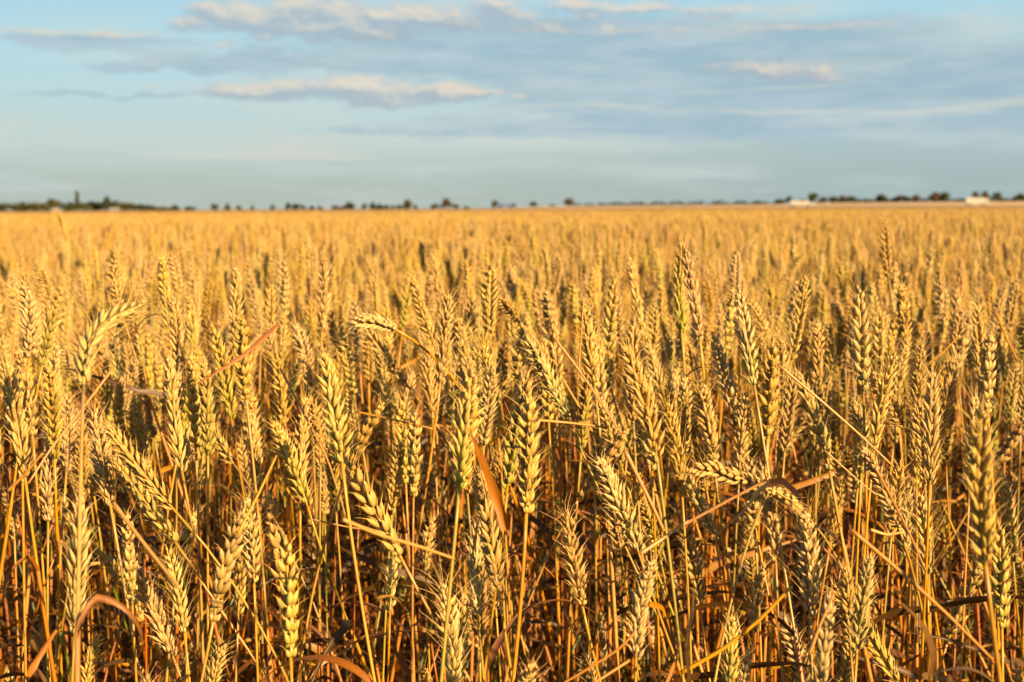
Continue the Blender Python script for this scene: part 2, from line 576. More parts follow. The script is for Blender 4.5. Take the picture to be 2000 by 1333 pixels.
def stem_mb(pts, sheath_z=0.5, green=0.0, sides=7, seed=0, rs=1.0, lod='hi'):
    """thin peduncle under the ear, wider leaf sheath below, dark knots; pts run from the ear down to the ground"""
    r = np.random.default_rng(seed)
    mb = MB()
    pts = np.asarray(pts, float)
    z = pts[:, 2]
    rad, col = [], []
    knots = [sheath_z - 0.19, sheath_z - 0.36]
    tintg = r.uniform(0.2, 0.9) if green else 0.0
    ped = GOLD * r.uniform(0.85, 1.05)
    shc = ORANGE * r.uniform(0.85, 1.2) + (GOLD - ORANGE) * r.uniform(0, .8)
    for zz in z:
        if zz > sheath_z:
            q = 0.00115
            c = ped * (1 - tintg * .6) + SGREEN * 1.5 * tintg * .6
        else:
            q = 0.00175
            c = shc
            below = (zz < knots[0])
            if below and tintg:
                c = shc * (1 - tintg) + SGREEN * tintg
        for k in knots:
            if abs(zz - k) < 0.004:
                q = 0.0023
                c = BROWN * 0.8 if not green else SGREEN * 0.8
        rad.append(q * rs)
        col.append(c * (1 + 0.08 * math.sin(zz * 60 + seed)))
    tube(mb, pts, np.array(rad), np.array(col), sides if lod == 'hi' else 4)
    return mb


def bez(p0, p1, p2, p3, n):
    t = np.linspace(0, 1, n)[:, None]
    p0, p1, p2, p3 = (np.asarray(q, float) for q in (p0, p1, p2, p3))
    return p0 * (1 - t) ** 3 + 3 * p1 * t * (1 - t) ** 2 + 3 * p2 * t * t * (1 - t) + p3 * t ** 3


def with_levels(pts, zs):
    """insert extra points at given heights so that the sheath edge and the knots are crisp"""
    pts = np.asarray(pts)
    z = pts[:, 2]
    extra = []
    for q in zs:
        if z.min() < q < z.max():
            o = np.argsort(z)
            extra.append([np.interp(q, z[o], pts[o, 0]), np.interp(q, z[o], pts[o, 1]), q])
    if not extra:
        return pts
    a = np.vstack([pts, np.array(extra)])
    return a[np.argsort(-a[:, 2])]


def levels(sz):
    out = [sz + 0.0015, sz - 0.0015]
    for k in (sz - 0.19, sz - 0.36):
        out += [k - 0.006, k - 0.003, k + 0.003, k + 0.006]
    return out


def mesh_obj(name, me, parent=None):
    o = bpy.data.objects.new(name, me)
    COL.objects.link(o)
    if parent is not None:
        o.parent = parent
    return o


def tag(o, label=None, cat=None, group=None, kind=None):
    for k, v in (('label', label), ('category', cat), ('group', group), ('kind', kind)):
        if v:
            o[k] = v
    return o


def empty(name, loc, rz=0.0):
    o = bpy.data.objects.new(name, None)
    o.empty_display_size = 0.05
    o.location = loc
    o.rotation_euler = (0, 0, rz)
    COL.objects.link(o)
    return o


# ------------------------------------------------------------------ terrain
def far_rise(u, r):
    """height of the land: flat here, rising gently far off to the right"""
    h = np.interp(u, [-0.30, -0.02, 0.01, 0.12, 0.18, 0.215, 0.36, 0.6], [0, 0, 4.6, 6.0, 6.2, 8.6, 9.4, 9.4])
    s = np.clip((r - 430) / (1400 - 430), 0, 1)
    s = s * s * (3 - 2 * s)
    return h * 1400 / F * s


def terrain(x, y):
    r = math.hypot(x, y)
    if y <= 0:
        return 0.0
    return float(far_rise(x / max(y, 1e-3), r))


rings = [0.0, 0.6, 1.2, 2, 3.5, 6, 10, 18, 30, 50, 90, 160, 280, 420, 520, 620, 720, 850, 1000, 1150, 1300, 1420, 1700, 2300, 3500, 6000, 12000]
EDGE = 420.0
AZN = 240
gv, gf, gm = [(0, 0, 0)], [], []
for r_ in rings[1:]:
    for k in range(AZN):
        a = 2 * PI * k / AZN
        x, y = r_ * math.sin(a), r_ * math.cos(a)
        gv.append((x, y, terrain(x, y)))
for k in range(AZN):
    gf.append((0, 1 + (k + 1) % AZN, 1 + k))
    gm.append(0)
for i in range(len(rings) - 2):
    for k in range(AZN):
        a0 = 1 + i * AZN
        gf.append((a0 + k, a0 + (k + 1) % AZN, a0 + AZN + (k + 1) % AZN, a0 + AZN + k))
        gm.append(0 if rings[i + 1] < EDGE else 1)
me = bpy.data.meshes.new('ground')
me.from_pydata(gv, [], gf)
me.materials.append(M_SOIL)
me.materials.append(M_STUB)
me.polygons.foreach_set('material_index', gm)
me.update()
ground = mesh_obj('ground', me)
tag(ground, kind='structure')

# road that the lorries drive on
rv, rf = [], []
N = 60
for i in range(N + 1):
    x = -60 + 560 * i / N
    for dy in (0, 8):
        y = 700 + dy
        rv.append((x, y, terrain(x, y) + 0.05))
for i in range(N):
    rf.append((2 * i, 2 * i + 2, 2 * i + 3, 2 * i + 1))
me = bpy.data.meshes.new('road')
me.from_pydata(rv, [], rf)
me.materials.append(M_ROAD)
road = mesh_obj('road', me)
tag(road, kind='structure')

# ------------------------------------------------------------------ shared wheat pieces
EARS = {'gold': [], 'green': [], 'plump': [], 'beard': []}
EL = 0.085


def ear_line(bend, L_=EL, n=12, az_=0.0):
    return curve_pts(n, L_, 0.0, bend, az_)


ear_specs = []
for i in range(5):
    ear_specs.append(('gold', dict(n=19 + i % 3, green=0.22 * (i % 2), tone=[0, .35, -.25, .6, .1][i], plump=[1, .92, 1.05, .9, 1][i])))
for i in range(3):
    ear_specs.append(('green', dict(n=19, green=[.75, .9, .6][i], tone=0.1, plump=1.05)))
for i in range(3):
    ear_specs.append(('plump', dict(n=15 + i, green=[0.05, .2, .45][i], tone=[-.35, -.15, 0][i], plump=1.28)))
for i in range(3):
    ear_specs.append(('beard', dict(n=18, green=0.1, beard=[.45, .8, 1.0][i], tone=[.2, -.1, .1][i])))
for i, (k, sp) in enumerate(ear_specs):
    b = [0.05, 0.25, -0.12, 0.15, -0.3][i % 5]
    mb = ear_mb(ear_line(b, az_=i * 1.3), seed=100 + i, twist=[0.3, 0.9, -0.5][i % 3], **sp)
    EARS[k].append(mb.mesh('ear', [M_EAR]))
EARS['pale'] = [EARS['gold'][3], EARS['gold'][1]]

LEAVES = []
LEAFMB = []
for i in range(12):
    r_ = np.random.default_rng(300 + i)
    mb = leaf_mb(300 + i, r_.uniform(0.07, 0.17), r_.uniform(0.003, 0.0068), r_.uniform(0.1, 0.7), r_.uniform(1.6, 3.0), kink=(i % 2 == 0), power=r_.uniform(.5, 1.2),
                 color=(GOLD * .8 if i % 5 == 4 else None))
    LEAFMB.append(mb)
    LEAVES.append(mb.mesh('leaf', [M_LEAF]))

# ------------------------------------------------------------------ wheat plants traced from the photograph
# ear tips and ear feet in pixels of enlarged crops (origin x, origin y, scale): tip x, tip y, foot x, foot y, width, kind
CR = {
    'A': (0, 450, 2.963, [
        (356, -118, 385, 60, 42, 'gold'), (860, -62, 872, 90, 36, 'gold'), (215, 320, 170, 740, 112, 'gold', 'g', 'big straw-pale ear at the left edge'), (345, 310, 240, 800, 90, 'green'), (45, 690, 150, 1466, 105, 'gold'), (10, 600, 12, 900, 75, 'plump'),
        (640, 560, 700, 940, 75, 'green'), (915, 140, 985, 600, 75, 'gold'), (1050, 370, 1030, 860, 88, 'pale', 'g', 'pale upright ear on an orange stalk'), (930, 720, 1055, 1404, 88, 'gold'),
        (1200, 270, 1180, 560, 60, 'gold'), (1385, 210, 1360, 650, 84, 'gold'), (1550, 310, 1570, 700, 72, 'gold'), (1640, 160, 1650, 500, 70, 'plump'), (1570, 520, 1610, 960, 72, 'gold'),
        (1250, 560, 1340, 1100, 84, 'green'), (1370, 1060, 1560, 1340, 78, 'plump'), (1720, 520, 1800, 830, 84, 'gold'), (1900, 680, 1980, 1350, 138, 'pale', 'g', 'large pale ear beside the crossing straws'),
        (290, 720, 370, 1130, 72, 'gold'), (340, 690, 440, 870, 72, 'beard'), (530, 1030, 640, 1600, 108, 'gold'), (1180, 780, 1250, 1090, 72, 'plump'), (1410, 830, 1520, 1180, 64, 'plump'),
        (1615, 1090, 1780, 1600, 104, 'green', 'g', 'yellow-green ear leaning left'), (900, 1060, 880, 1280, 76, 'green'), (1740, 1060, 1790, 1340, 58, 'gold'), (600, 150, 690, 430, 80, 'gold'),
        (1030, 130, 1030, 380, 66, 'plump'), (850, 510, 870, 730, 50, 'gold'), (470, 260, 500, 470, 55, 'gold'), (1960, 470, 1985, 720, 62, 'gold'), (1760, 440, 1790, 650, 55, 'gold'), (100, 250, 90, 470, 66, 'gold'),
        (240, 190, 300, 420, 66, 'gold'), (1450, 250, 1490, 560, 60, 'gold'), (1880, 300, 1860, 640, 60, 'gold')]),
    'B': (670, 450, 2.963, [
        (65, 390, 90, 700, 70, 'plump'), (370, 280, 520, 640, 78, 'gold'), (620, 370, 560, 900, 88, 'gold'), (670, 330, 700, 520, 60, 'gold'), (830, 200, 850, 600, 96, 'gold'),
        (960, 200, 990, 420, 60, 'gold'), (1240, 140, 1230, 340, 62, 'gold'), (1210, 340, 1190, 700, 84, 'plump'), (900, 390, 1040, 540, 84, 'gold'), (1045, 500, 1000, 860, 92, 'plump'),
        (1030, 810, 950, 1500, 104, 'green'), (1070, 600, 1300, 1090, 98, 'green', 'g', 'green-footed plump ear leaning left'), (1200, 700, 1330, 1060, 76, 'plump'), (1320, 290, 1350, 560, 62, 'plump'),
        (1400, 240, 1460, 500, 60, 'gold'), (1540, 360, 1610, 660, 78, 'gold'), (1655, 140, 1740, 640, 66, 'plump'), (1910, 60, 1960, 600, 78, 'green', 'g', 'tall slim ear standing above the others'),
        (710, 540, 710, 810, 84, 'gold'), (745, 800, 672, 1500, 138, 'green', 'g', 'thick yellow-green ear on bare golden stalk'), (1090, 960, 1060, 1640, 132, 'gold', 'p', 'thick tan ear with long awns'), (930, 620, 910, 940, 82, 'plump'),
        (150, 560, 150, 880, 78, 'gold'), (370, 800, 330, 1250, 76, 'gold'), (490, 680, 520, 1120, 86, 'gold'), (0, 600, 60, 950, 86, 'plump'), (1440, 570, 1550, 920, 96, 'green'), (1650, 520, 1680, 1100, 100, 'gold'),
        (1715, 640, 1820, 1350, 120, 'gold', 'g', 'long thick ear right of the centre'), (1780, 640, 1885, 1090, 76, 'green'), (1480, 950, 1600, 1333, 104, 'gold'), (1890, 480, 1900, 720, 62, 'plump'), (1890, 760, 1900, 960, 50, 'gold'),
        (220, 440, 250, 700, 72, 'gold'), (190, 260, 200, 500, 58, 'gold'), (500, 260, 500, 480, 60, 'gold'), (730, 150, 740, 420, 56, 'gold'), (1110, 330, 1140, 560, 62, 'plump'), (1080, 300, 1090, 540, 60, 'green'), (540, 120, 560, 420, 56, 'gold')]),
    'C': (1330, 450, 2.963, [
        (45, 80, 112, 650, 80, 'plump'), (300, 120, 320, 400, 72, 'gold'), (325, 330, 425, 900, 92, 'green'), (755, 260, 640, 750, 80, 'gold', 'g', 'ear leaning right above its neighbours'),
        (1150, -55, 1205, 290, 62, 'beard', 'p', 'tallest dark-husked ear reaching towards the lorries'), (1105, 290, 1130, 560, 60, 'plump'), (1135, 540, 1140, 740, 56, 'green'), (1290, 310, 1292, 730, 80, 'gold'),
        (965, 400, 985, 690, 70, 'gold'), (1665, 470, 1570, 880, 74, 'plump'), (1430, 540, 1400, 770, 60, 'plump'), (210, 570, 320, 1130, 90, 'plump'), (520, 650, 500, 1220, 92, 'plump'),
        (620, 860, 560, 1110, 84, 'gold'), (690, 1040, 560, 1340, 78, 'green'), (740, 770, 860, 1390, 98, 'plump'), (820, 690, 850, 930, 68, 'gold'), (1090, 800, 1290, 1140, 98, 'beard', 'g', 'bearded ear leaning far left'),
        (1250, 740, 1320, 1060, 70, 'green'), (980, 1080, 1150, 1370, 84, 'beard'), (1470, 810, 1440, 1480, 108, 'pale', 'g', 'pale ear behind the large blurred one'), (1790, 830, 1800, 1270, 88, 'green'),
        (1650, 1045, 1765, 1960, 160, 'pale', 'g', 'largest ear, blurred, near the right edge'), (1990, 1080, 1780, 1420, 84, 'plump'), (1565, 1130, 1495, 1350, 72, 'plump'), (130, 880, 190, 1350, 106, 'gold'), (50, 1080, 110, 1400, 76, 'gold'),
        (380, 1000, 400, 1330, 78, 'gold'), (940, 760, 930, 1040, 58, 'plump'), (1985, 470, 1975, 760, 70, 'green'), (1910, 280, 1900, 520, 58, 'gold'), (430, 380, 500, 640, 76, 'beard'), (610, 340, 590, 580, 58, 'gold'),
        (1760, 330, 1750, 600, 56, 'gold'), (840, 420, 840, 640, 50, 'gold'), (1040, 740, 1050, 900, 56, 'green'), (1860, 560, 1870, 760, 60, 'gold'), (1530, 460, 1540, 640, 50, 'gold'), (150, 260, 170, 480, 56, 'gold')]),
    'D': (0, 880, 2.943, [
        (450, 0, 470, 260, 90, 'gold'), (475, 230, 430, 1060, 124, 'pale', 'g', 'long pale ear beside a broad leaf'), (640, 20, 1010, 530, 98, 'plump', 'g', 'plump ear lying diagonally down right'), (1050, 330, 1000, 860, 96, 'plump'),
        (1360, 310, 1225, 980, 124, 'plump', 'g', 'tan ear leaning right near the bottom'), (1480, 540, 1330, 720, 88, 'green'), (610, 510, 820, 980, 80, 'gold'), (760, 600, 995, 1190, 108, 'gold'), (1500, 240, 1640, 850, 100, 'plump'),
        (590, 740, 650, 1050, 76, 'gold'), (1400, 720, 1600, 1030, 76, 'beard'), (1090, 1100, 1030, 1420, 98, 'plump'), (1690, 1110, 1800, 1450, 80, 'gold'), (1800, 330, 1790, 820, 62, 'gold'), (270, 180, 400, 440, 70, 'plump'),
        (1100, 580, 1150, 770, 78, 'plump'), (60, 1230, 100, 1500, 90, 'gold'), (1420, 40, 1500, 260, 66, 'gold'), (730, 330, 760, 560, 60, 'gold')]),
    'E': (670, 880, 2.943, [
        (10, 40, 345, 640, 108, 'plump', 'g', 'plump ear slanting onto a crossing straw'), (300, 600, 360, 880, 80, 'green'), (780, 110, 895, 810, 112, 'gold'),
        (650, 740, 640, 1400, 130, 'beard', 'g', 'blurred bearded ear at the bottom edge'), (790, 790, 700, 1120, 108, 'beard'), (1255, 350, 1375, 890, 108, 'gold', 'g', 'ear leaning left over dark stalks'),
        (1500, 20, 1700, 590, 118, 'green'), (1650, 20, 1720, 470, 96, 'gold'), (1440, 600, 1430, 900, 62, 'gold'), (1520, 640, 1645, 1070, 80, 'gold'), (1470, 920, 1500, 1400, 84, 'plump'), (1750, 960, 1880, 1360, 84, 'gold'),
        (1710, 1140, 1690, 1400, 80, 'plump'), (440, 220, 470, 490, 66, 'green'), (430, 60, 600, 340, 78, 'gold'), (750, 1060, 760, 1400, 84, 'gold'), (60, 280, 100, 610, 62, 'gold'), (1655, 680, 1660, 860, 50, 'gold'),
        (1500, 330, 1540, 500, 70, 'plump'), (1370, 430, 1500, 320, 66, 'plump'), (1050, 1000, 1040, 1333, 66, 'gold'), (1340, 980, 1350, 1300, 66, 'plump'), (1900, 380, 1880, 600, 60, 'gold'), (200, 960, 180, 1200, 50, 'gold')]),
    'F': (1330, 880, 2.943, [
        (740, 340, 745, 960, 128, 'beard', 'g', 'bearded ear with fanned-out awns'), (640, 940, 720, 1400, 110, 'gold'), (900, 750, 1260, 1360, 102, 'pale', 'g', 'ear slanting to the lower right corner'),
        (1010, 560, 1110, 970, 92, 'plump'), (1370, 300, 1430, 710, 96, 'gold'), (1690, 630, 1530, 1110, 100, 'plump'), (1490, 330, 1540, 650, 80, 'gold'), (1870, 120, 1910, 640, 90, 'green'), (1930, 130, 1950, 500, 76, 'plump'),
        (880, 0, 900, 360, 78, 'gold'), (800, 170, 820, 380, 62, 'gold'), (40, 370, 110, 910, 92, 'gold'), (1170, 680, 1200, 960, 62, 'gold'), (1230, 960, 1240, 1360, 80, 'plump'), (1590, 160, 1530, 290, 64, 'green'),
        (150, 540, 140, 790, 52, 'gold'), (520, 60, 545, 640, 96, 'plump'), (960, 20, 1010, 300, 78, 'plump'), (900, 1300, 960, 1560, 90, 'gold'), (1960, 600, 1990, 900, 90, 'green'), (500, 700, 490, 1000, 60, 'green'), (1310, 200, 1330, 480, 70, 'plump')]),
}

plants = []      # individuals: dict(root, tip px, label parts)


def wheat_root(x, y):
    o = empty('wheat_plant', (x, y, 0))
    return o


def project(v):
    q = M.inverted() @ Vector(v)
    return 1000 + F * q.x / -q.z, 666.5 - F * q.y / -q.z


def add_leaves(root, stem_pts, count, r, sheath):
    """dry leaves hanging from the sheath edge and the knots below"""
    for k in range(count):
        z = sheath - [0.0, 0.19, 0.10][k % 3] + r.normal(0, .01)
        o = np.argsort(stem_pts[:, 2])
        x = np.interp(z, stem_pts[o, 2], stem_pts[o, 0])
        y = np.interp(z, stem_pts[o, 2], stem_pts[o, 1])
        lf = mesh_obj('leaf', LEAVES[r.integers(len(LEAVES))], root)
        lf.location = (x, y, z)
        lf.rotation_euler = (0, 0, r.uniform(0, 2 * PI))
        s = r.uniform(0.75, 1.25)
        lf.scale = (s, s, s)


def build_hero(tip, foot, kind, seed, d, width_scale=1.0, path=None, leaves=1, beard=None, tone=0.0, earmesh=None):
    r = np.random.default_rng(seed)
    tip, foot = np.array(tip), np.array(foot)
    axis = tip - foot
    Lr = np.linalg.norm(axis)
    axis /= Lr
    if path is not None:
        t0 = path[1] - path[0]
        t0 /= np.linalg.norm(t0)
    else:
        t0 = axis
    hz = np.array((t0[0], t0[1], 0))
    if t0[2] < 0.25:
        hz *= 0.6
    down = np.array((t0[0] * 0.9, t0[1] * 0.9, max(t0[2], 0.35)))
    down /= np.linalg.norm(down)
    sheath = foot[2] - r.uniform(0.06, 0.22) if foot[2] > 0.5 else foot[2] - r.uniform(0.03, 0.08)
    reach = min(0.30, 0.75 * np.linalg.norm(hz[:2])) if np.linalg.norm(hz[:2]) > 1e-6 else 0
    rootxy = foot[:2] - hz[:2] / (np.linalg.norm(hz[:2]) + 1e-9) * reach * 0.8 + r.normal(0, .018, 2)
    if rootxy[1] < 0.42:
        rootxy[1] = 0.42
    p3 = np.array((rootxy[0], rootxy[1], -0.01))
    p1 = foot - down * min(0.22, foot[2] * .3)
    p2 = np.array((rootxy[0], rootxy[1], foot[2] * 0.42)) + np.r_[r.normal(0, .012, 2), 0]
    sp = bez(foot + t0 * 0.002, p1, p2, p3, 26)
    sp = with_levels(sp, levels(sheath))
    root = wheat_root(rootxy[0], rootxy[1])
    off = np.array((rootxy[0], rootxy[1], 0))
    lp = sp - off
    green = kind == 'green' or r.random() < 0.5
    st = mesh_obj('stem', stem_mb(lp, sheath, 1.0 if green else 0.0, seed=seed, rs=r.uniform(.85, 1.15)).mesh('stem', [M_STEM]), root)
    if path is not None:
        mb = ear_mb(np.array(path) - off, n=19, green=0.1 if kind != 'green' else .6, beard=beard if beard is not None else 0.0, plump=1.2 if kind == 'plump' else 1.0, seed=seed, tone=tone)
        e = mesh_obj('ear', mb.mesh('ear', [M_EAR]), root)
    else:
        lst = EARS[kind]
        e = mesh_obj('ear', earmesh or lst[r.integers(len(lst))], root)
        q = Vector(axis).to_track_quat('Z', 'Y').to_matrix().to_4x4()
        sc = Lr / EL
        wsc = width_scale
        e.matrix_local = Matrix.Translation(Vector(foot - off)) @ q @ Matrix.Rotation(r.uniform(0, 2 * PI), 4, 'Z') @ Matrix.Diagonal((wsc, wsc, sc, 1))
    add_leaves(root, lp, leaves, r, sheath)
    return root


seed = 1000
for key, (ox, oy, sc, lst) in CR.items():
    for q in lst:
        tx, ty, bx, by, w, kind = q[:6]
        lm = q[7] if len(q) > 7 else None
        X0, Y0, X1, Y1, wp = ox + tx / sc, oy + ty / sc, ox + bx / sc, oy + by / sc, w / sc
        Lp = math.hypot(X1 - X0, Y1 - Y0)
        d = 0.5 * (40.0 / wp) + 0.5 * min(40.0 / wp * 1.25, max(40.0 / wp * 0.8, 235.0 / Lp))
        r = np.random.default_rng(seed)
        tilt = r.normal(0.0, 0.12)
        foot = P(X1, Y1, d)
        tip = P(X0, Y0, d + Lp * d / F * tilt)
        nl = int(r.integers(1, 3))
        ob = build_hero(tip, foot, kind, seed, d, width_scale=float(np.clip(wp * d / 41.0, 0.85, 1.15)) * 1.05, leaves=nl)
        plants.append(dict(o=ob, px=(X0, Y0), ft=(X1, Y1), d=d, kind=kind, lm=lm))
        seed += 1

# ears whose necks bend over
bent = [([(163, 752), (165, 705), (176, 662), (200, 632), (238, 611), (281, 596)], 0.86, 'gold', 0.75, 'long bearded ear bent over right'),
        ([(775, 645), (755, 636), (731, 629), (706, 628), (688, 631)], 1.32, 'plump', 0.0, 'plump ear bent over to the left'),
        ([(1488, 946), (1462, 940), (1436, 934), (1402, 921), (1378, 915), (1345, 921)], 1.15, 'plump', 0.15, 'ear lying almost level, pointing left'),
        ([(1500, 962), (1517, 962), (1537, 975), (1552, 988), (1567, 1003)], 1.15, 'plump', 0.2, 'short ear drooping under a folded leaf'),
        ]
for pp, d, kind, brd, lm in bent:
    path = []
    for i, (x, y) in enumerate(pp):
        path.append(np.array(P(x, y, d + (0.022 if pp[-1][0] > pp[0][0] else -0.01) * i)))
    # resample smoothly
    path = np.array(path)
    s0 = np.linspace(0, 1, len(path))
    s1 = np.linspace(0, 1, 14)
    path = np.stack([np.interp(s1, s0, path[:, k]) for k in range(3)], 1)
    for _ in range(2):
        path[1:-1] = (path[:-2] + 2 * path[1:-1] + path[2:]) / 4
    ob = build_hero(path[-1], path[0], kind, seed, d, path=path, beard=brd, leaves=1, tone=0.25)
    plants.append(dict(o=ob, px=pp[-1], ft=pp[0], d=d, kind='bent', lm=lm, bent=True))
    seed += 1

# ------------------------------------------------------------------ loose straws and leaves crossing the stand
straws = [
    ([(365, 762), (420, 728), (480, 688), (545, 632)], 1.05, 12, 'broad orange dry leaf rising right across the left ears'),
    ([(222, 718), (160, 800), (100, 875), (55, 945)], 1.0, 6, 'brown straw slanting across the left ears'),
    ([(1520, 713), (1600, 780), (1680, 850), (1745, 912)], 1.05, 6, 'long straw slanting under the bearded leaning ear'),
    ([(1663, 1036), (1760, 1118), (1850, 1200), (1938, 1288)], 0.78, 9, 'thick golden straw slanting down to the right corner'),
    ([(1330, 1315), (1410, 1270), (1480, 1215), (1547, 1145)], 0.85, 9, 'thick tan straw rising right along the bottom'),
    ([(1710, 914), (1745, 980), (1780, 1050), (1808, 1116)], 0.9, 6, 'thin straw slanting left of the largest blurred ear'),
    ([(1581, 1278), (1600, 1225), (1629, 1159)], 0.8, 7, 'short pale straw beside the fanned bearded ear'),
    ([(1330, 1028), (1400, 990), (1490, 942), (1500, 935)], 0.95, 7, 'pale straw rising to a folded leaf'),
    ([(670, 1015), (740, 1045), (820, 1068), (888, 1092)], 0.74, 8, 'orange straw crossing in front of the slanting ear'),
    ([(1220, 880), (1250, 940), (1275, 990), (1297, 1038)], 0.95, 9, 'orange straw slanting right of the long thick ear'),
    ([(1251, 1082), (1295, 1052), (1345, 1018)], 0.9, 8, 'short golden straw rising right below the centre'),
    ([(697, 805), (760, 818), (845, 838)], 1.0, 5, 'almost level straw left of the thick green ear'),
    ([(1051, 821), (1110, 826), (1183, 835)], 1.0, 6, 'level orange straw right of the tan ear'),
    ([(1082, 660), (1130, 722), (1176, 790), (1215, 850)], 1.05, 5, 'thin orange straw slanting between two leaning ears'),
    ([(547, 720), (600, 820), (641, 900), (660, 960)], 1.0, 5, 'thin straw slanting left of the large pale ear'),
    ([(221, 982), (270, 1048), (315, 1105), (353, 1152)], 0.88, 9, 'straight straw below the diagonal plump ear'),
    ([(465, 1043), (505, 965), (540, 890)], 0.9, 6, 'straw rising right from the tan leaning ear'),
    ([(15, 960), (50, 925), (83, 886)], 0.95, 7, 'short straw rising right by the left edge'),
    ([(430, 1262), (465, 1235), (500, 1202)], 0.95, 5, 'short orange straw low beside the tan leaning ear'),
    ([(1610, 880), (1700, 960), (1790, 1010)], 1.1, 4, 'thin brown straw crossing behind the bearded ears'),
    ([(1875, 655), (1840, 690), (1800, 720)], 1.4, 4, 'thin straw right of the leaning bearded ear'),
    ([(1945, 610), (1965, 660), (1988, 705)], 1.4, 4, 'thin dark straw near the right edge'),
    ([(1140, 580), (1135, 660), (1128, 750)], 1.1, 4, 'upright bare straw between ears above the centre'),
    ([(610, 1015), (680, 1030), (760, 1042)], 1.05, 4, 'thin rusty straw crossing the lower stalks'),
    ([(1700, 1035), (1730, 1045), (1765, 1040)], 0.95, 7, 'stubby golden straw right of the fanned bearded ear'),
    ([(1100, 1190), (1150, 1290), (1165, 1345)], 0.95, 4, 'brown straw low beneath the left-leaning ear'),
    ([(1230, 1290), (1160, 1335), (1120, 1350)], 0.8, 6, 'tan straw rising right on the bottom edge'),
]
straws += [([(1240 + 0, 1235), (1210, 1268), (1130, 1318), (1100, 1335)], 0.8, 6, 'long tan straw rising right near the bottom edge')]


def smooth_path(pp, d, n=16, dd=0.0):
    path = np.array([np.array(P(x, y, d + dd * i)) for i, (x, y) in enumerate(pp)])
    s0 = np.linspace(0, 1, len(path))
    s1 = np.linspace(0, 1, n)
    path = np.stack([np.interp(s1, s0, path[:, k]) for k in range(3)], 1)
    for _ in range(2):
        path[1:-1] = (path[:-2] + 2 * path[1:-1] + path[2:]) / 4
    return path


for i, (pp, d, w, lab) in enumerate(straws):
    r = np.random.default_rng(500 + i)
    path = smooth_path(pp, d, 18, r.normal(0, .012))
    c0 = path[len(path) // 2].copy()
    wd = w * d / F
    mb = MB()
    if w >= 12:
        mb = ribbon((path - c0)[::-1], wd * 1.1, r, ORANGE * 1.2, 0.2)
        ms, nm, ct, gp = M_LEAF, 'dry_leaf', 'leaf', 'loose dry leaves'
        mb_mesh = mb.mesh(nm, [ms])
    else:
        col = [GOLD, (ORANGE + GOLD) * .55, (TAN + GOLD) * .5, (ORANGE + STRAW) * .5][i % 4]
        rad = np.linspace(wd * .5, wd * .36, len(path))
        tube(mb, path - c0, rad, col, 7)
        ms, nm, ct, gp = M_STEM, 'straw', 'straw', 'broken straws crossing the stand'
        mb_mesh = mb.mesh(nm, [ms])
    o = mesh_obj(nm, mb_mesh)
    o.location = c0
    tag(o, lab, ct, gp)

big_leaves = [
    ([(990, 1035), (975, 985), (952, 925), (932, 875), (913, 835)], 0.9, 22, 0.12, 'broad bright orange leaf standing between two thick ears'),
    ([(1502, 940), (1480, 955), (1450, 1000), (1395, 1050)], 0.96, 18, 0.15, 'tan leaf folded down left from a bent neck'),
    ([(1500, 945), (1530, 940), (1552, 960), (1572, 982)], 0.97, 18, 0.15, 'tan leaf folded down right beside the drooping ear'),
    ([(55, 1322), (75, 1285), (100, 1245), (128, 1204)], 0.82, 13, 0.2, 'narrow golden leaf rising right in the left corner'),
    ([(738, 1170), (760, 1166), (782, 1178), (792, 1200)], 0.9, 12, 0.3, 'small curled leaf arching right of a green stalk'),
    ([(1268, 1182), (1290, 1186), (1305, 1215), (1310, 1240)], 0.9, 12, 0.3, 'small curled leaf arching at a golden stalk'),
    ([(1395, 1138), (1420, 1140), (1436, 1175), (1445, 1215)], 0.9, 10, 0.3, 'narrow orange leaf arching left of the long stalk'),
    ([(1345, 1333), (1342, 1250), (1350, 1180), (1355, 1140)], 0.8, 22, 0.1, 'broad golden leaf standing at the bottom right of centre'),
    ([(1300, 1350), (1325, 1290), (1335, 1210)], 0.8, 22, 0.1, 'broad yellow leaf standing at the bottom edge'),
]
for i, (pp, d, w, cu, lab) in enumerate(big_leaves):
    r = np.random.default_rng(700 + i)
    path = smooth_path(pp, d, 20, r.normal(0, .01))
    c0 = path[0].copy()
    mb = ribbon(path - c0, w * d / F, r, (ORANGE * 1.15 if i % 3 == 0 else (TAN + STRAW) * .55 if i % 3 == 1 else (ORANGE + GOLD) * .5), cu, 0.75)
    o = mesh_obj('dry_leaf', mb.mesh('dry_leaf', [M_LEAF]))
    o.location = c0
    tag(o, lab, 'leaf', 'loose dry leaves')

# ------------------------------------------------------------------ repeated plants: kits
HT = 0.755       # height of the ear foot of a kit plant


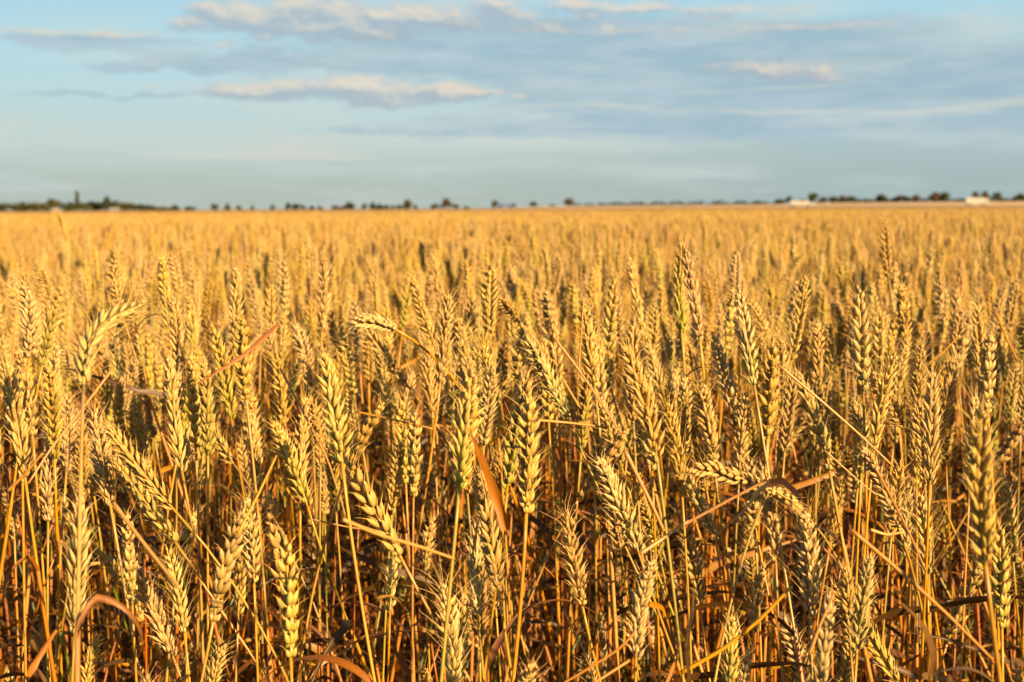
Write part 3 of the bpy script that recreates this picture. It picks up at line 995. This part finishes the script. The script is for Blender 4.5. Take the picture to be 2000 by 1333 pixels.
def make_kit(i, lod='hi'):
    r = np.random.default_rng(4000 + i)
    lean = abs(r.normal(0, .14)) + (0.5 if i % 7 == 6 else 0.0)
    up = curve_pts(20, HT * (1 + .05 * lean), 0.0, lean, 0.0, 0.0, r, 2.2)
    up[:, 1] += 0.01 * np.sin(np.linspace(0, 3, 20)) * r.uniform(-1, 1)
    sheath = r.uniform(0.50, 0.64)
    kd = ['gold', 'plump', 'gold', 'green', 'gold', 'plump', 'gold', 'gold', 'green', 'beard', 'gold', 'plump'][i % 12]
    pts = up[::-1]
    if lod != 'low':
        pts = with_levels(pts, levels(sheath)) if lod == 'hi' else pts[::2]
    else:
        pts = pts[:9:4]
    stem = stem_mb(pts, sheath, 1.0 if (i % 2 == 0) else 0.0, sides=6, seed=i, lod=lod)
    ax = up[-1] - up[-2]
    ax /= np.linalg.norm(ax)
    m = Matrix.Translation(Vector(up[-1])) @ Vector(ax).to_track_quat('Z', 'Y').to_matrix().to_4x4() @ Matrix.Rotation(r.uniform(0, 6.28), 4, 'Z')
    sz = r.uniform(0.85, 1.08)
    m = m @ Matrix.Diagonal((1, 1, sz, 1))
    leaves = []
    for k in range(int(r.integers(1, 4)) if lod != 'low' else 0):
        z = sheath - [0.0, .19, .10][k] + r.normal(0, .01)
        x = np.interp(z, up[:, 2], up[:, 0])
        y = np.interp(z, up[:, 2], up[:, 1])
        s = r.uniform(.75, 1.25)
        leaves.append((int(r.integers(12)), Matrix.Translation((x, y, z)) @ Matrix.Rotation(r.uniform(0, 6.28), 4, 'Z') @ Matrix.Diagonal((s, s, s, 1))))
    return dict(stem=stem, kind=kd, m=m, leaves=leaves, spec=i, sheath=sheath, lean=lean)


kits = []
for i in range(14):
    k = make_kit(i)
    k['stem_mesh'] = k['stem'].mesh('stem', [M_STEM])
    lst = EARS[k['kind']]
    k['ear_mesh'] = lst[i % len(lst)]
    kits.append(k)

proto_col = bpy.data.collections.new('wheat_stand_pieces')       # source meshes of the mass; never linked to the scene
proto_names = []


def add_proto(mb, mats):
    o = bpy.data.objects.new('wheat_stand_%03d' % len(proto_names), mb.mesh('wheat_stand', mats))
    proto_col.objects.link(o)
    proto_names.append(o.name)
    return len(proto_names) - 1


MATS = [M_STEM, M_EAR, M_LEAF]
spec_of = {'gold': 0, 'green': 5, 'plump': 8, 'beard': 11}
NHI, NMID, NLOW, NTIL = 12, 12, 10, 6
for i in range(NHI):
    k = kits[i]
    mb = MB()
    mb.merge(k['stem'], mi=0)
    sp = ear_specs[spec_of[k['kind']] + i % 3][1]
    e = ear_mb(ear_line([.05, .3, -.2][i % 3]), seed=900 + i, **sp)
    mb.merge(e, k['m'], mi=1)
    for li, lm_ in k['leaves']:
        mb.merge(LEAFMB[li], lm_, mi=2)
    add_proto(mb, MATS)
for i in range(NMID):
    k = make_kit(50 + i, 'mid')
    mb = MB()
    mb.merge(k['stem'], mi=0)
    sp = dict(ear_specs[spec_of[k['kind']] + i % 3][1])
    e = ear_mb(ear_line([.05, .3, -.2][i % 3], n=7), seed=950 + i, lod='mid', **sp)
    mb.merge(e, k['m'], mi=1)
    for li, lm_ in k['leaves']:
        mb.merge(LEAFMB[li], lm_, mi=2)
    add_proto(mb, MATS)
for i in range(NLOW):
    k = make_kit(80 + i, 'low')
    mb = MB()
    mb.merge(k['stem'], mi=0)
    sp = dict(ear_specs[spec_of[k['kind']] + i % 3][1])
    e = ear_mb(ear_line([.05, .3, -.2][i % 3], n=5), seed=980 + i, lod='low', **sp)
    mb.merge(e, k['m'], mi=1)
    add_proto(mb, MATS)
for i in range(NTIL):      # bare tillers and dead leaves between the stalks
    r = np.random.default_rng(6000 + i)
    mb = MB()
    hh = r.uniform(0.40, 0.66)
    up = curve_pts(14, hh, 0.0, r.uniform(0.05, 0.5), r.uniform(0, 6.28), 0.1, r, 1.5)
    tube(mb, up, np.linspace(.0018, .0010, 14), [SGREEN * 1.1, ORANGE, ORANGE * .9, GOLD * .8, TAN, ORANGE][i], 5, 0)
    for k in range(4):
        z = hh * r.uniform(0.3, 0.95)
        j = min(13, int(z / hh * 13))
        mb.merge(LEAFMB[int(r.integers(12))], Matrix.Translation(Vector(up[j])) @ Matrix.Rotation(r.uniform(0, 6.28), 4, 'Z') @ Matrix.Diagonal((1.1, 1.1, 1.1, 1)), mi=2)
    add_proto(mb, MATS)
OFF_MID, OFF_LOW, OFF_TIL = NHI, NHI + NMID, NHI + NMID + NLOW


# ------------------------------------------------------------------ scattering
def scatter(y0, y1, dens, marg_l, marg_r, gen):
    out = []
    k = 0.36
    area = (marg_l + marg_r) * (y1 - y0) + k * (y1 ** 2 - y0 ** 2)
    n = int(area * dens)
    ys = np.sqrt(gen.uniform(y0 ** 2, y1 ** 2, n * 3)) if y1 > 2 else gen.uniform(y0, y1, n * 3)
    cnt = 0
    for y in ys:
        if cnt >= n:
            break
        lo, hi = -marg_l - k * y, marg_r + k * y
        x = gen.uniform(lo, hi)
        out.append((x, y))
        cnt += 1
    return out


gen = np.random.default_rng(77)
cands = []       # x, y, drop of the ear tip below the eye


def tipdrop(y, g):
    if y < 1.15:
        return g.uniform(0.21, 0.38)
    d_ = g.normal(0.125, 0.037)
    if g.random() < 0.14:
        d_ += g.uniform(0.03, 0.13)
    if y < 2.8:
        d_ += 0.035
    return max(0.055, d_)


for (y0, y1, dens) in ((0.85, 1.15, 105), (1.15, 1.6, 260), (1.6, 2.8, 260), (2.8, 3.5, 360)):
    for x, y in scatter(y0, y1, dens, 0.55, 1.7, gen):
        cands.append((x, y, tipdrop(y, gen)))
PLH = HT + EL * 0.95
infr, rest = [], []
for (x, y, dr) in cands:
    s = (CAM_Z - dr) / PLH
    px, py = project((x, y, CAM_Z - dr))
    (infr if (-10 < px < 2010 and py < 1320) else rest).append((x, y, s, px, py))
infr.sort(key=lambda q: q[1] + (0.5 if q[4] > 1150 else 0) + (0.25 if q[1] < 1.15 else 0))
n_ind = 300 - len(plants)
print('traced plants', len(plants), 'random individuals', n_ind)
for q in infr[:n_ind]:
    x, y, s, px, py = q
    r = np.random.default_rng(int(x * 1e5) % 99991 + 5)
    k = kits[r.integers(len(kits))]
    root = empty('wheat_plant', (x, y, 0), r.uniform(0, 6.28))
    root.scale = (s, s, s)
    mesh_obj('stem', k['stem_mesh'], root)
    e = mesh_obj('ear', k['ear_mesh'], root)
    e.matrix_local = k['m']
    for li, lm_ in k['leaves']:
        lf = mesh_obj('leaf', LEAVES[li], root)
        lf.matrix_local = lm_
    plants.append(dict(o=root, px=(px, py), ft=(px, py + 235 / y), d=y, kind=k['kind'], lm=None, kit=k))
mass = [(q[0], q[1], q[2], 'hi') for q in infr[n_ind:] + rest]
for x, y in scatter(3.5, 9.0, 280, 0.8, 1.6, gen):
    if 6.7 + 0.2 * x < y < 8.2 + 0.2 * x and -0.065 < x / y < 0.095 and gen.random() < 0.96:
        continue
    mass.append((x, y, (CAM_Z - tipdrop(y, gen)) / PLH, 'mid'))
for x, y in scatter(9.0, 20.0, 200, 1.5, 2.0, gen):
    mass.append((x, y, (CAM_Z - tipdrop(y, gen)) / PLH, 'low'))
for x, y in scatter(20.0, 60.0, 34, 2.0, 2.0, gen):
    mass.append((x, y, (CAM_Z - tipdrop(y, gen)) / PLH, 'low'))
for x, y in scatter(1.25, 4.2, 330, 0.5, 1.5, gen):
    mass.append((x, y, gen.uniform(0.8, 1.15), 'til'))
for _ in range(190):      # crop beside the viewer, out of view, added to shade the lower stalks
    x, y = gen.uniform(0.62, 1.7), gen.uniform(-0.1, 0.9)
    if x > 0.36 * y + 0.25:
        mass.append((x, y, (CAM_Z - tipdrop(2.0, gen)) / PLH, 'hi'))
print('mass instances', len(mass))

# ------------------------------------------------------------------ the rest of the field: one object (far canopy surface + instanced stand)
cv, cf = [], []
crs = list(np.geomspace(14, 419, 60))
na = 220
cg = np.random.default_rng(5)
for i, rr_ in enumerate(crs):
    for k in range(na + 1):
        a = math.radians(-62 + 124 * k / na)
        x, y = rr_ * math.sin(a), rr_ * math.cos(a)
        h = 0.70 + 0.11 * min(1, (rr_ - 14) / 30) + cg.normal(0, 0.012 if rr_ < 200 else 0.02)
        h += 0.02 * math.sin(x * 0.13 + y * 0.05) + 0.02 * math.sin(y * 0.08 - x * .03)
        cv.append((x, y, h + terrain(x, y)))
for i in range(len(crs) - 1):
    for k in range(na):
        a0 = i * (na + 1) + k
        cf.append((a0, a0 + 1, a0 + na + 2, a0 + na + 1))
n0 = len(cv)
# front and back skirts down to the soil
for ri, flip in ((0, True), (len(crs) - 1, False)):
    st_ = len(cv)
    for k in range(na + 1):
        p = cv[ri * (na + 1) + k]
        cv.append((p[0], p[1], 0.01))
    for k in range(na):
        a0, b0 = ri * (na + 1) + k, st_ + k
        cf.append((a0, b0, b0 + 1, a0 + 1) if flip else (a0, a0 + 1, b0 + 1, b0))
ns = len(cv)
inst = [0] * ns + [1] * len(mass)
rot = [(0, 0, 0)] * ns
scl = [1.0] * ns
idx = [0] * ns
mg = np.random.default_rng(31)
for (x, y, s, lodk) in mass:
    cv.append((x, y, 0.0))
    rot.append((mg.normal(0, .035), mg.normal(0, .035), mg.uniform(0, 6.28)))
    scl.append(s)
    idx.append({'hi': int(mg.integers(NHI)), 'mid': OFF_MID + int(mg.integers(NMID)), 'low': OFF_LOW + int(mg.integers(NLOW)), 'til': OFF_TIL + int(mg.integers(NTIL))}[lodk])
me = bpy.data.meshes.new('wheat_field')
me.from_pydata(cv, [], cf)
me.materials.append(M_CAN)
me.polygons.foreach_set('use_smooth', [True] * len(me.polygons))
for nm, tp, dat in (('inst', 'BOOLEAN', inst), ('idx', 'INT', idx), ('scl', 'FLOAT', scl)):
    a = me.attributes.new(nm, tp, 'POINT')
    a.data.foreach_set('value', dat)
a = me.attributes.new('rot', 'FLOAT_VECTOR', 'POINT')
a.data.foreach_set('vector', np.array(rot, np.float32).ravel())
me.update()
field = mesh_obj('wheat_field', me)
tag(field, 'dense stand of ripe golden wheat stretching back to the horizon', 'wheat', None, 'stuff')
ng = bpy.data.node_groups.new('wheat_stand', 'GeometryNodeTree')
ng.interface.new_socket('Geometry', in_out='INPUT', socket_type='NodeSocketGeometry')
ng.interface.new_socket('Geometry', in_out='OUTPUT', socket_type='NodeSocketGeometry')
gi = ng.nodes.new('NodeGroupInput')
go = ng.nodes.new('NodeGroupOutput')
ci = ng.nodes.new('GeometryNodeCollectionInfo')
ci.inputs['Collection'].default_value = proto_col
ci.inputs['Separate Children'].default_value = True
ci.inputs['Reset Children'].default_value = True
ip = ng.nodes.new('GeometryNodeInstanceOnPoints')


def named(n, tp):
    q = ng.nodes.new('GeometryNodeInputNamedAttribute')
    q.data_type = tp
    q.inputs['Name'].default_value = n
    return q.outputs['Attribute']


e2r = ng.nodes.new('FunctionNodeEulerToRotation')
ng.links.new(named('rot', 'FLOAT_VECTOR'), e2r.inputs[0])
ng.links.new(gi.outputs[0], ip.inputs['Points'])
ng.links.new(named('inst', 'BOOLEAN'), ip.inputs['Selection'])
ng.links.new(ci.outputs[0], ip.inputs['Instance'])
ip.inputs['Pick Instance'].default_value = True
ng.links.new(named('idx', 'INT'), ip.inputs['Instance Index'])
ng.links.new(e2r.outputs[0], ip.inputs['Rotation'])
ng.links.new(named('scl', 'FLOAT'), ip.inputs['Scale'])
jn = ng.nodes.new('GeometryNodeJoinGeometry')
ng.links.new(ip.outputs[0], jn.inputs[0])
ng.links.new(gi.outputs[0], jn.inputs[0])
ng.links.new(jn.outputs[0], go.inputs[0])
md = field.modifiers.new('stand', 'NODES')
md.node_group = ng

# ------------------------------------------------------------------ labels of the wheat plants
ORD = ['nearest', 'second nearest', 'third nearest', 'fourth nearest', 'fifth nearest', 'sixth nearest', 'seventh nearest', 'eighth nearest', 'ninth nearest', 'tenth nearest',
       'eleventh nearest', 'twelfth nearest', 'thirteenth nearest', 'fourteenth nearest', 'fifteenth nearest', 'sixteenth nearest']
DIRS = ['right of', 'up right of', 'above', 'up left of', 'left of', 'down left of', 'below', 'down right of']
LMS = [p for p in plants if p['lm']]


def ctr(p):
    return ((p['px'][0] + p['ft'][0]) / 2, (p['px'][1] + p['ft'][1]) / 2)


def sector(a, b):
    ang = math.atan2(-(b[1] - a[1]), b[0] - a[0])
    return int(round(ang / (PI / 4))) % 8


def describe(p):
    kd = {'pale': 'pale', 'gold': 'golden', 'green': 'green-tinged', 'plump': 'plump-grained', 'beard': 'bearded', 'bent': 'bent-over'}[p['kind']]
    if p.get('bent'):
        return 'bent-over golden'
    dx = p['px'][0] - p['ft'][0]
    dy = p['ft'][1] - p['px'][1]
    if p.get('kit') is not None:
        return kd
    a = math.degrees(math.atan2(dx, max(dy, 1)))
    ln = 'upright' if abs(a) < 8 else ('left-leaning' if a < 0 else 'right-leaning')
    return ln + ' ' + kd


for p in plants:
    if p['lm']:
        lab = 'wheat plant with the ' + p['lm']
    else:
        c = ctr(p)
        best = None
        for lmk in sorted(LMS, key=lambda q: math.dist(ctr(q), c))[:4]:
            lc = ctr(lmk)
            sct = sector(lc, c)
            rank = sum(1 for q in plants if q is not p and sector(lc, ctr(q)) == sct and math.dist(ctr(q), lc) < math.dist(c, lc))
            if best is None or rank < best[0]:
                best = (rank, DIRS[sct], lmk['lm'])
        rk = ORD[min(best[0], len(ORD) - 1)]
        lab = '%s ear, %s %s the %s' % (describe(p), rk, best[1], best[2])
    tag(p['o'], lab, 'wheat plant', 'ripe wheat plants at the front of the field')

# ------------------------------------------------------------------ far trees
def crown_mb(seed, w, h, kind='round', n=800):
    """leaf clumps through a lumpy volume"""
    r = np.random.default_rng(seed)
    mb = MB()
    lumps = []
    for i in range(9):
        if kind == 'poplar':
            c = np.array((r.normal(0, .10) * w, r.normal(0, .10) * w, h * (0.12 + 0.8 * i / 8)))
            rad = w * (0.52 - 0.32 * abs(i / 8 - 0.35))
        elif kind == 'cone':
            f = i / 8
            c = np.array((r.normal(0, .08) * w, r.normal(0, .08) * w, h * (0.15 + 0.75 * f)))
            rad = w * (0.5 - 0.36 * f)
        else:
            a = r.uniform(0, 2 * PI)
            zf = r.uniform(0.22, 0.80)
            q = r.uniform(0.05, 0.34) * max(0.15, 1 - ((zf - 0.42) / 0.46) ** 2)
            c = np.array((math.cos(a) * q * w, math.sin(a) * q * w, h * zf))
            rad = min(w, h) * r.uniform(0.17, 0.30)
        lumps.append((c, rad))
    v, f = [], []
    for k in range(n):
        c, rad = lumps[k % len(lumps)]
        d = r.normal(0, 1, 3)
        d /= np.linalg.norm(d)
        p = c + d * rad * r.uniform(0.45, 1.05)
        p[2] = max(p[2], 0.02 * h)
        s = max(w, h) * r.uniform(0.04, 0.085)
        a = r.normal(0, 1, 3)
        a /= np.linalg.norm(a)
        b = np.cross(a, d)
        b /= np.linalg.norm(b) + 1e-9
        i0 = len(v)
        v += [p - a * s, p - b * s * .8, p + a * s, p + b * s * .8]
        f.append((i0, i0 + 1, i0 + 2, i0 + 3))
    v = np.array(v)
    v[:, :2] *= w / (np.ptp(v[:, 0]) + np.ptp(v[:, 1])) * 2
    z0 = v[:, 2].min()
    v[:, 2] = (v[:, 2] - z0) * (h * 0.97 / (v[:, 2].max() - z0)) + 0.03 * h
    mb.add(v, f, (1, 1, 1))
    return mb


def trunk_mb(h, rad, seed):
    mb = MB()
    r = np.random.default_rng(seed)
    pts = curve_pts(5, h * 0.7, 0, 0.08, r.uniform(0, 6), .1, r)
    tube(mb, pts, np.linspace(rad, rad * .35, 5), (1, 1, 1), 6)
    for k in range(3):
        q = pts[2] + (pts[3] - pts[2]) * k / 3
        a = r.uniform(0, 6.28)
        e = q + np.array((math.cos(a), math.sin(a), 1.2)) * h * 0.16
        tube(mb, [q, (q + e) / 2 + (0, 0, h * .01), e], [rad * .5, rad * .35, rad * .15], (1, 1, 1), 5)
    return mb


# x centre, width, top y, kind, foliage (0 green, 1 olive, 2 russet, 3 dark)
TREES = [(5, 18, 398, 'r', 0), (27, 24, 401, 'r', 1), (46, 16, 396, 'r', 0), (68, 30, 398, 'r', 1), (88, 18, 399, 'r', 0), (102, 28, 391, 'r', 1), (126, 18, 401, 'r', 0), (138, 18, 397, 'r', 0), (151, 8, 377, 'p', 3), (163, 18, 398, 'r', 1),
         (180, 26, 395, 'r', 3), (194, 16, 396, 'r', 3), (209, 17, 387, 'r', 3), (229, 16, 393, 'r', 0), (250, 26, 398, 'r', 1), (272, 26, 400, 'r', 0), (296, 26, 402.5, 'r', 1), (320, 20, 404, 'r', 0), (344, 14, 401, 'r', 1), (365, 20, 404, 'r', 0),
         (421, 13, 399, 'r', 3), (445, 12, 399, 'r', 3), (466, 10, 402, 'r', 2), (494, 8, 402, 'r', 0), (532, 10, 401, 'r', 3), (561, 11, 397, 'r', 3), (578, 14, 399, 'r', 3), (592, 10, 401, 'r', 0), (609, 10, 402, 'r', 3), (625, 10, 402, 'r', 0),
         (656, 18, 402, 'r', 2), (684, 24, 396, 'r', 3), (712, 11, 399, 'r', 3), (727, 11, 396, 'r', 3), (742, 18, 399, 'r', 3), (756, 12, 401, 'r', 0), (767, 8, 401.5, 'r', 2), (781, 12, 401, 'r', 3), (796, 18, 392, 'r', 1), (812, 7, 401, 'r', 3),
         (849, 15, 399, 'r', 3), (871, 16, 390, 'r', 2), (890, 12, 400, 'r', 3), (910, 12, 402.5, 'r', 1), (968, 13, 393, 'r', 1), (1005, 10, 398, 'r', 3), (1041, 14, 395, 'c', 3), (1079, 10, 400, 'r', 1), (1111, 20, 389, 'c', 1), (1132, 12, 400, 'r', 1),
         (1151, 16, 399.5, 'r', 0), (1172, 14, 397, 'r', 0), (1184, 12, 400, 'r', 1), (1401, 10, 397, 'r', 3), (1479, 16, 396, 'r', 0), (1524, 18, 390, 'r', 3), (1541, 13, 385, 'r', 0), (1562, 18, 390, 'r', 0),
         (1590, 17, 379, 'r', 0), (1608, 16, 386, 'r', 2), (1627, 13, 385, 'r', 3), (1649, 18, 383, 'r', 2), (1663, 13, 384, 'r', 0), (1690, 18, 391, 'r', 3), (1720, 22, 380, 'r', 0), (1755, 24, 383, 'r', 2), (1772, 14, 385, 'r', 0), (1789, 12, 382, 'r', 2),
         (1825, 18, 377, 'r', 2), (1843, 19, 377, 'r', 0), (1875, 20, 393, 'r', 2), (1904, 15, 376, 'r', 2), (1922, 16, 375, 'r', 2), (1947, 16, 377, 'r', 0), (1970, 20, 392, 'r', 2), (1992, 20, 379, 'r', 0)]
SK = [('tall poplar', 151), ('blue barn', 987), ('left-hand lorry', 1566), ('boxy right-hand lorry', 1908)]
ORDS = ['first', 'second', 'third', 'fourth', 'fifth', 'sixth', 'seventh', 'eighth', 'ninth', 'tenth', 'eleventh', 'twelfth', 'thirteenth', 'fourteenth', 'fifteenth', 'sixteenth', 'seventeenth', 'eighteenth', 'nineteenth', 'twentieth']
TR = 1400.0
for i, (x, w, ty, kd, fo) in enumerate(TREES):
    r_t = TR + (rng.uniform(-60, 60))
    base_p = P(x, 407, r_t)
    gz = terrain(base_p.x, base_p.y)
    top = P(x, ty, r_t).z
    h = max(2.4, (top - gz) * 1.12)
    wm = w * r_t / F * 1.35
    root = empty('tree', (base_p.x, base_p.y, gz), rng.uniform(0, 6.28))
    root.rotation_euler = (0, 0, 0)
    mesh_obj('trunk', trunk_mb(h, max(.12, h * .025), 80 + i).mesh('trunk', [M_BARK]), root)
    cm = crown_mb(60 + i, wm, h * 1.02, {'r': 'round', 'p': 'poplar', 'c': 'cone'}[kd]).mesh('crown', [M_LEAFS[fo]], smooth=False)
    mesh_obj('crown', cm, root)
    shape = {'r': 'round' if w < 1.2 * (412 - ty) else 'low spreading', 'p': 'slender poplar', 'c': 'pointed'}[kd]
    colr = ['green', 'olive', 'russet', 'dark'][fo]
    if kd == 'p':
        lab = 'tall slender poplar rising above the treeline on the left'
    else:
        nmk, sx = min(SK, key=lambda q: abs(q[1] - x))
        cnt = sum(1 for q in TREES if min(q[0], x) < q[0] < max(q[0], x) and (min(sx, x) < q[0] < max(sx, x)))
        cnt = sum(1 for q in TREES if q[0] != x and min(sx, x) < q[0] < max(sx, x))
        lab = '%s %s tree on the horizon, %s to the %s of the %s' % (shape, colr, ORDS[min(cnt, 19)], 'left' if x < sx else 'right', nmk)
    tag(root, lab, 'tree', 'trees along the horizon')

# far-off wood that reads as one low band
mb = MB()
for i in range(150):
    x = 1195 + 330 * i / 149
    r_t = 2300
    b = P(x, 404, r_t)
    hh = (3.0 + 1.6 * math.sin(i * .35) + rng.uniform(0, 1.6)) * 1.6
    m_ = Matrix.Translation((b.x, b.y + rng.uniform(-30, 30), terrain(b.x, b.y) + 0.3))
    mb.merge(crown_mb(5000 + i, 9.5, hh, n=36), m_)
for i in range(110):
    x = 1600 + 420 * i / 109
    b = P(x, 404, 1650)
    hh = 4.2 + rng.uniform(0, 1.8)
    mb.merge(crown_mb(5400 + i, 9.5, hh, n=36), Matrix.Translation((b.x, b.y + rng.uniform(-20, 20), terrain(b.x, b.y) + 0.2)))
for i in range(100):
    x = -10 + 350 * i / 99
    b = P(x, 408, 1500)
    hh = (9.6 if x < 240 else 9.6 - (x - 240) * .075) + rng.uniform(-1, 1)
    mb.merge(crown_mb(5800 + i, 9.5, hh, n=36), Matrix.Translation((b.x, b.y + rng.uniform(-20, 20), 0)))
wood = mesh_obj('woods', mb.mesh('woods', [M_LEAFS[3]], smooth=False))
tag(wood, 'low dark band of far-off woods and hedges along the horizon', 'woods', None, 'stuff')


# ------------------------------------------------------------------ lorries and buildings
def box(mb, x0, x1, y0, y1, z0, z1, taper=0.0):
    v = [(x0, y0, z0), (x1, y0, z0), (x1, y1, z0), (x0, y1, z0), (x0 + taper, y0 + taper, z1), (x1 - taper, y0 + taper, z1), (x1 - taper, y1 - taper, z1), (x0 + taper, y1 - taper, z1)]
    mb.add(np.array(v), [(0, 3, 2, 1), (4, 5, 6, 7), (0, 1, 5, 4), (1, 2, 6, 5), (2, 3, 7, 6), (3, 0, 4, 7)], (1, 1, 1))


def part(name, mb, mat, parent, bevel=0.0):
    o = mesh_obj(name, mb.mesh(name, [mat], smooth=False), parent)
    if bevel:
        b = o.modifiers.new('bevel', 'BEVEL')
        b.width = bevel
        b.segments = 2
    return o


def wheel(parent, x, y, z, rad=0.5):
    mb = MB()
    tube(mb, [(x, y - .15, z), (x, y + .15, z)], [rad, rad], (1, 1, 1), 16)
    w_ = part('wheel', mb, M_RUBB, parent)
    mb = MB()
    tube(mb, [(x, y - .17, z), (x, y - .151, z)], [rad * .5, rad * .55], (1, 1, 1), 12)
    part('rim', mb, M_GREYP, w_)


def lorry(cx_px, d, length, height, cab_right, label, low_cab=True):
    p = P(cx_px, 404, d)
    gz = terrain(p.x, p.y) + 0.06
    height = P(cx_px, height, d).z - gz
    root = empty('lorry', (p.x, p.y, gz))
    hl = length / 2
    sg = 1 if cab_right else -1
    cab = 2.2
    # trailer body along x, cab at the end
    bx0, bx1 = (-hl, hl - cab - 0.25) if cab_right else (-hl + cab + 0.25, hl)
    mb = MB()
    box(mb, bx0, bx1, -1.25, 1.25, 1.05, height)
    tr = part('trailer', mb, M_WHITE, root, 0.06)
    mb = MB()
    box(mb, bx0 + .1, bx1 - .1, -1.1, 1.1, 0.8, 1.045)
    part('chassis', mb, M_GREYP, root)
    cx0, cx1 = (hl - cab, hl) if cab_right else (-hl, -hl + cab)
    ch = height - (0.9 if low_cab else 0.25)
    mb = MB()
    fx = cx1 if cab_right else cx0
    bk = cx0 if cab_right else cx1
    prof = [(bk, 0.6), (fx, 0.6), (fx, 1.7), (fx - sg * 0.45, ch - .3), (fx - sg * 0.9, ch), (bk, ch)]
    v = [(q[0], -1.2, q[1]) for q in prof] + [(q[0], 1.2, q[1]) for q in prof]
    n = len(prof)
    f = [tuple(range(n)), tuple(range(2 * n - 1, n - 1, -1))] + [(i, i + n, (i + 1) % n + n, (i + 1) % n) for i in range(n)]
    mb.add(np.array(v, float), f, (1, 1, 1))
    cb = part('cab', mb, M_WHITE, root, 0.05)
    mb = MB()
    xa, xb = sorted((fx - sg * 0.75, fx - sg * 1.5))
    box(mb, xa, xb, -1.225, -1.203, 1.75, min(ch - .25, 2.6))
    part('side_window', mb, M_GLASS, cb)
    mb = MB()
    q0, q1 = np.array((fx + sg * .01, 0, 1.8)), np.array((fx - sg * 0.40, 0, ch - .42))
    v = [q0 + (0, -1, 0), q0 + (0, 1, 0), q1 + (0, 1, 0), q1 + (0, -1, 0)]
    v += [k_ + (sg * .02, 0, 0.01) for k_ in v]
    mb.add(np.array(v), [(0, 1, 2, 3), (7, 6, 5, 4), (0, 4, 5, 1), (1, 5, 6, 2), (2, 6, 7, 3), (3, 7, 4, 0)], (1, 1, 1))
    part('windscreen', mb, M_GLASS, cb)
    for yy in (-1.0, 1.0):
        for xx in (fx - sg * 1.0, bk - sg * 1.2, bx0 + 1.2 if cab_right else bx1 - 1.2, bx0 + 2.4 if cab_right else bx1 - 2.4):
            wheel(root, xx, yy, 0.5)
    for yy in (-.9, .9):
        mb = MB()
        xa, xb = sorted((fx + sg * .005, fx + sg * .06))
        box(mb, xa, xb, yy - .15, yy + .15, 0.85, 1.05)
        part('headlight', mb, M_GLASS, root)
    tag(root, label, 'lorry', 'white lorries on the far road')


lorry(1566, 703, 12.0, 392.8, True, 'white lorry with a lower sloping cab on its right, left of the horizon trees')
lorry(1908, 703, 11.6, 386.8, True, 'tall boxy white lorry in front of two trees, near the right edge', low_cab=False)


def barn(cx_px, wpx, top_y, d, wall, roof, label, name='barn', cat='barn', windows=2):
    p = P(cx_px, 404, d)
    gz = terrain(p.x, p.y)
    wm = wpx * d / F
    H = P(cx_px, top_y, d).z - gz
    root = empty(name, (p.x, p.y, gz))
    mb = MB()
    eh = H * 0.62
    box(mb, -wm / 2, wm / 2, -4, 4, 0, eh)
    wl = part('wall', mb, wall, root)
    mb = MB()
    v = [(-wm / 2 - .3, -4.4, eh + .004), (wm / 2 + .3, -4.4, eh + .004), (wm / 2 + .3, 4.4, eh + .004), (-wm / 2 - .3, 4.4, eh + .004), (-wm / 2 - .3, 0, H), (wm / 2 + .3, 0, H)]
    mb.add(np.array(v), [(0, 1, 5, 4), (2, 3, 4, 5), (0, 4, 3), (1, 2, 5), (3, 2, 1, 0)], (1, 1, 1))
    part('roof', mb, roof, root)
    mb = MB()
    box(mb, -1.2, 1.2, -4.06, -4.003, 0, min(2.6, eh * .8))
    part('door', mb, M_GREYP, root)
    for k in range(windows):
        mb = MB()
        xx = -wm * .32 + k * wm * .64
        box(mb, xx - .6, xx + .6, -4.05, -4.003, eh * .4, eh * .75)
        part('window', mb, M_GLASS, root)
    tag(root, label, cat)


barn(987, 28, 400, 1150, M_BLUEP, M_BLUEP, 'long low dark blue barn on the horizon near the middle')
barn(222, 15, 405.5, 900, M_WALL, M_WALL, 'pale low house at the foot of the left treeline', 'house', 'house')
barn(108, 7, 406, 900, M_WALL, M_WALL, 'tiny pale shed at the left treeline, the leftmost building', 'shed', 'shed', 0)
barn(1441, 9, 399, 1100, M_BLUEP, M_GREYP, 'small blue-grey shed on the horizon right of the middle', 'shed', 'shed', 0)
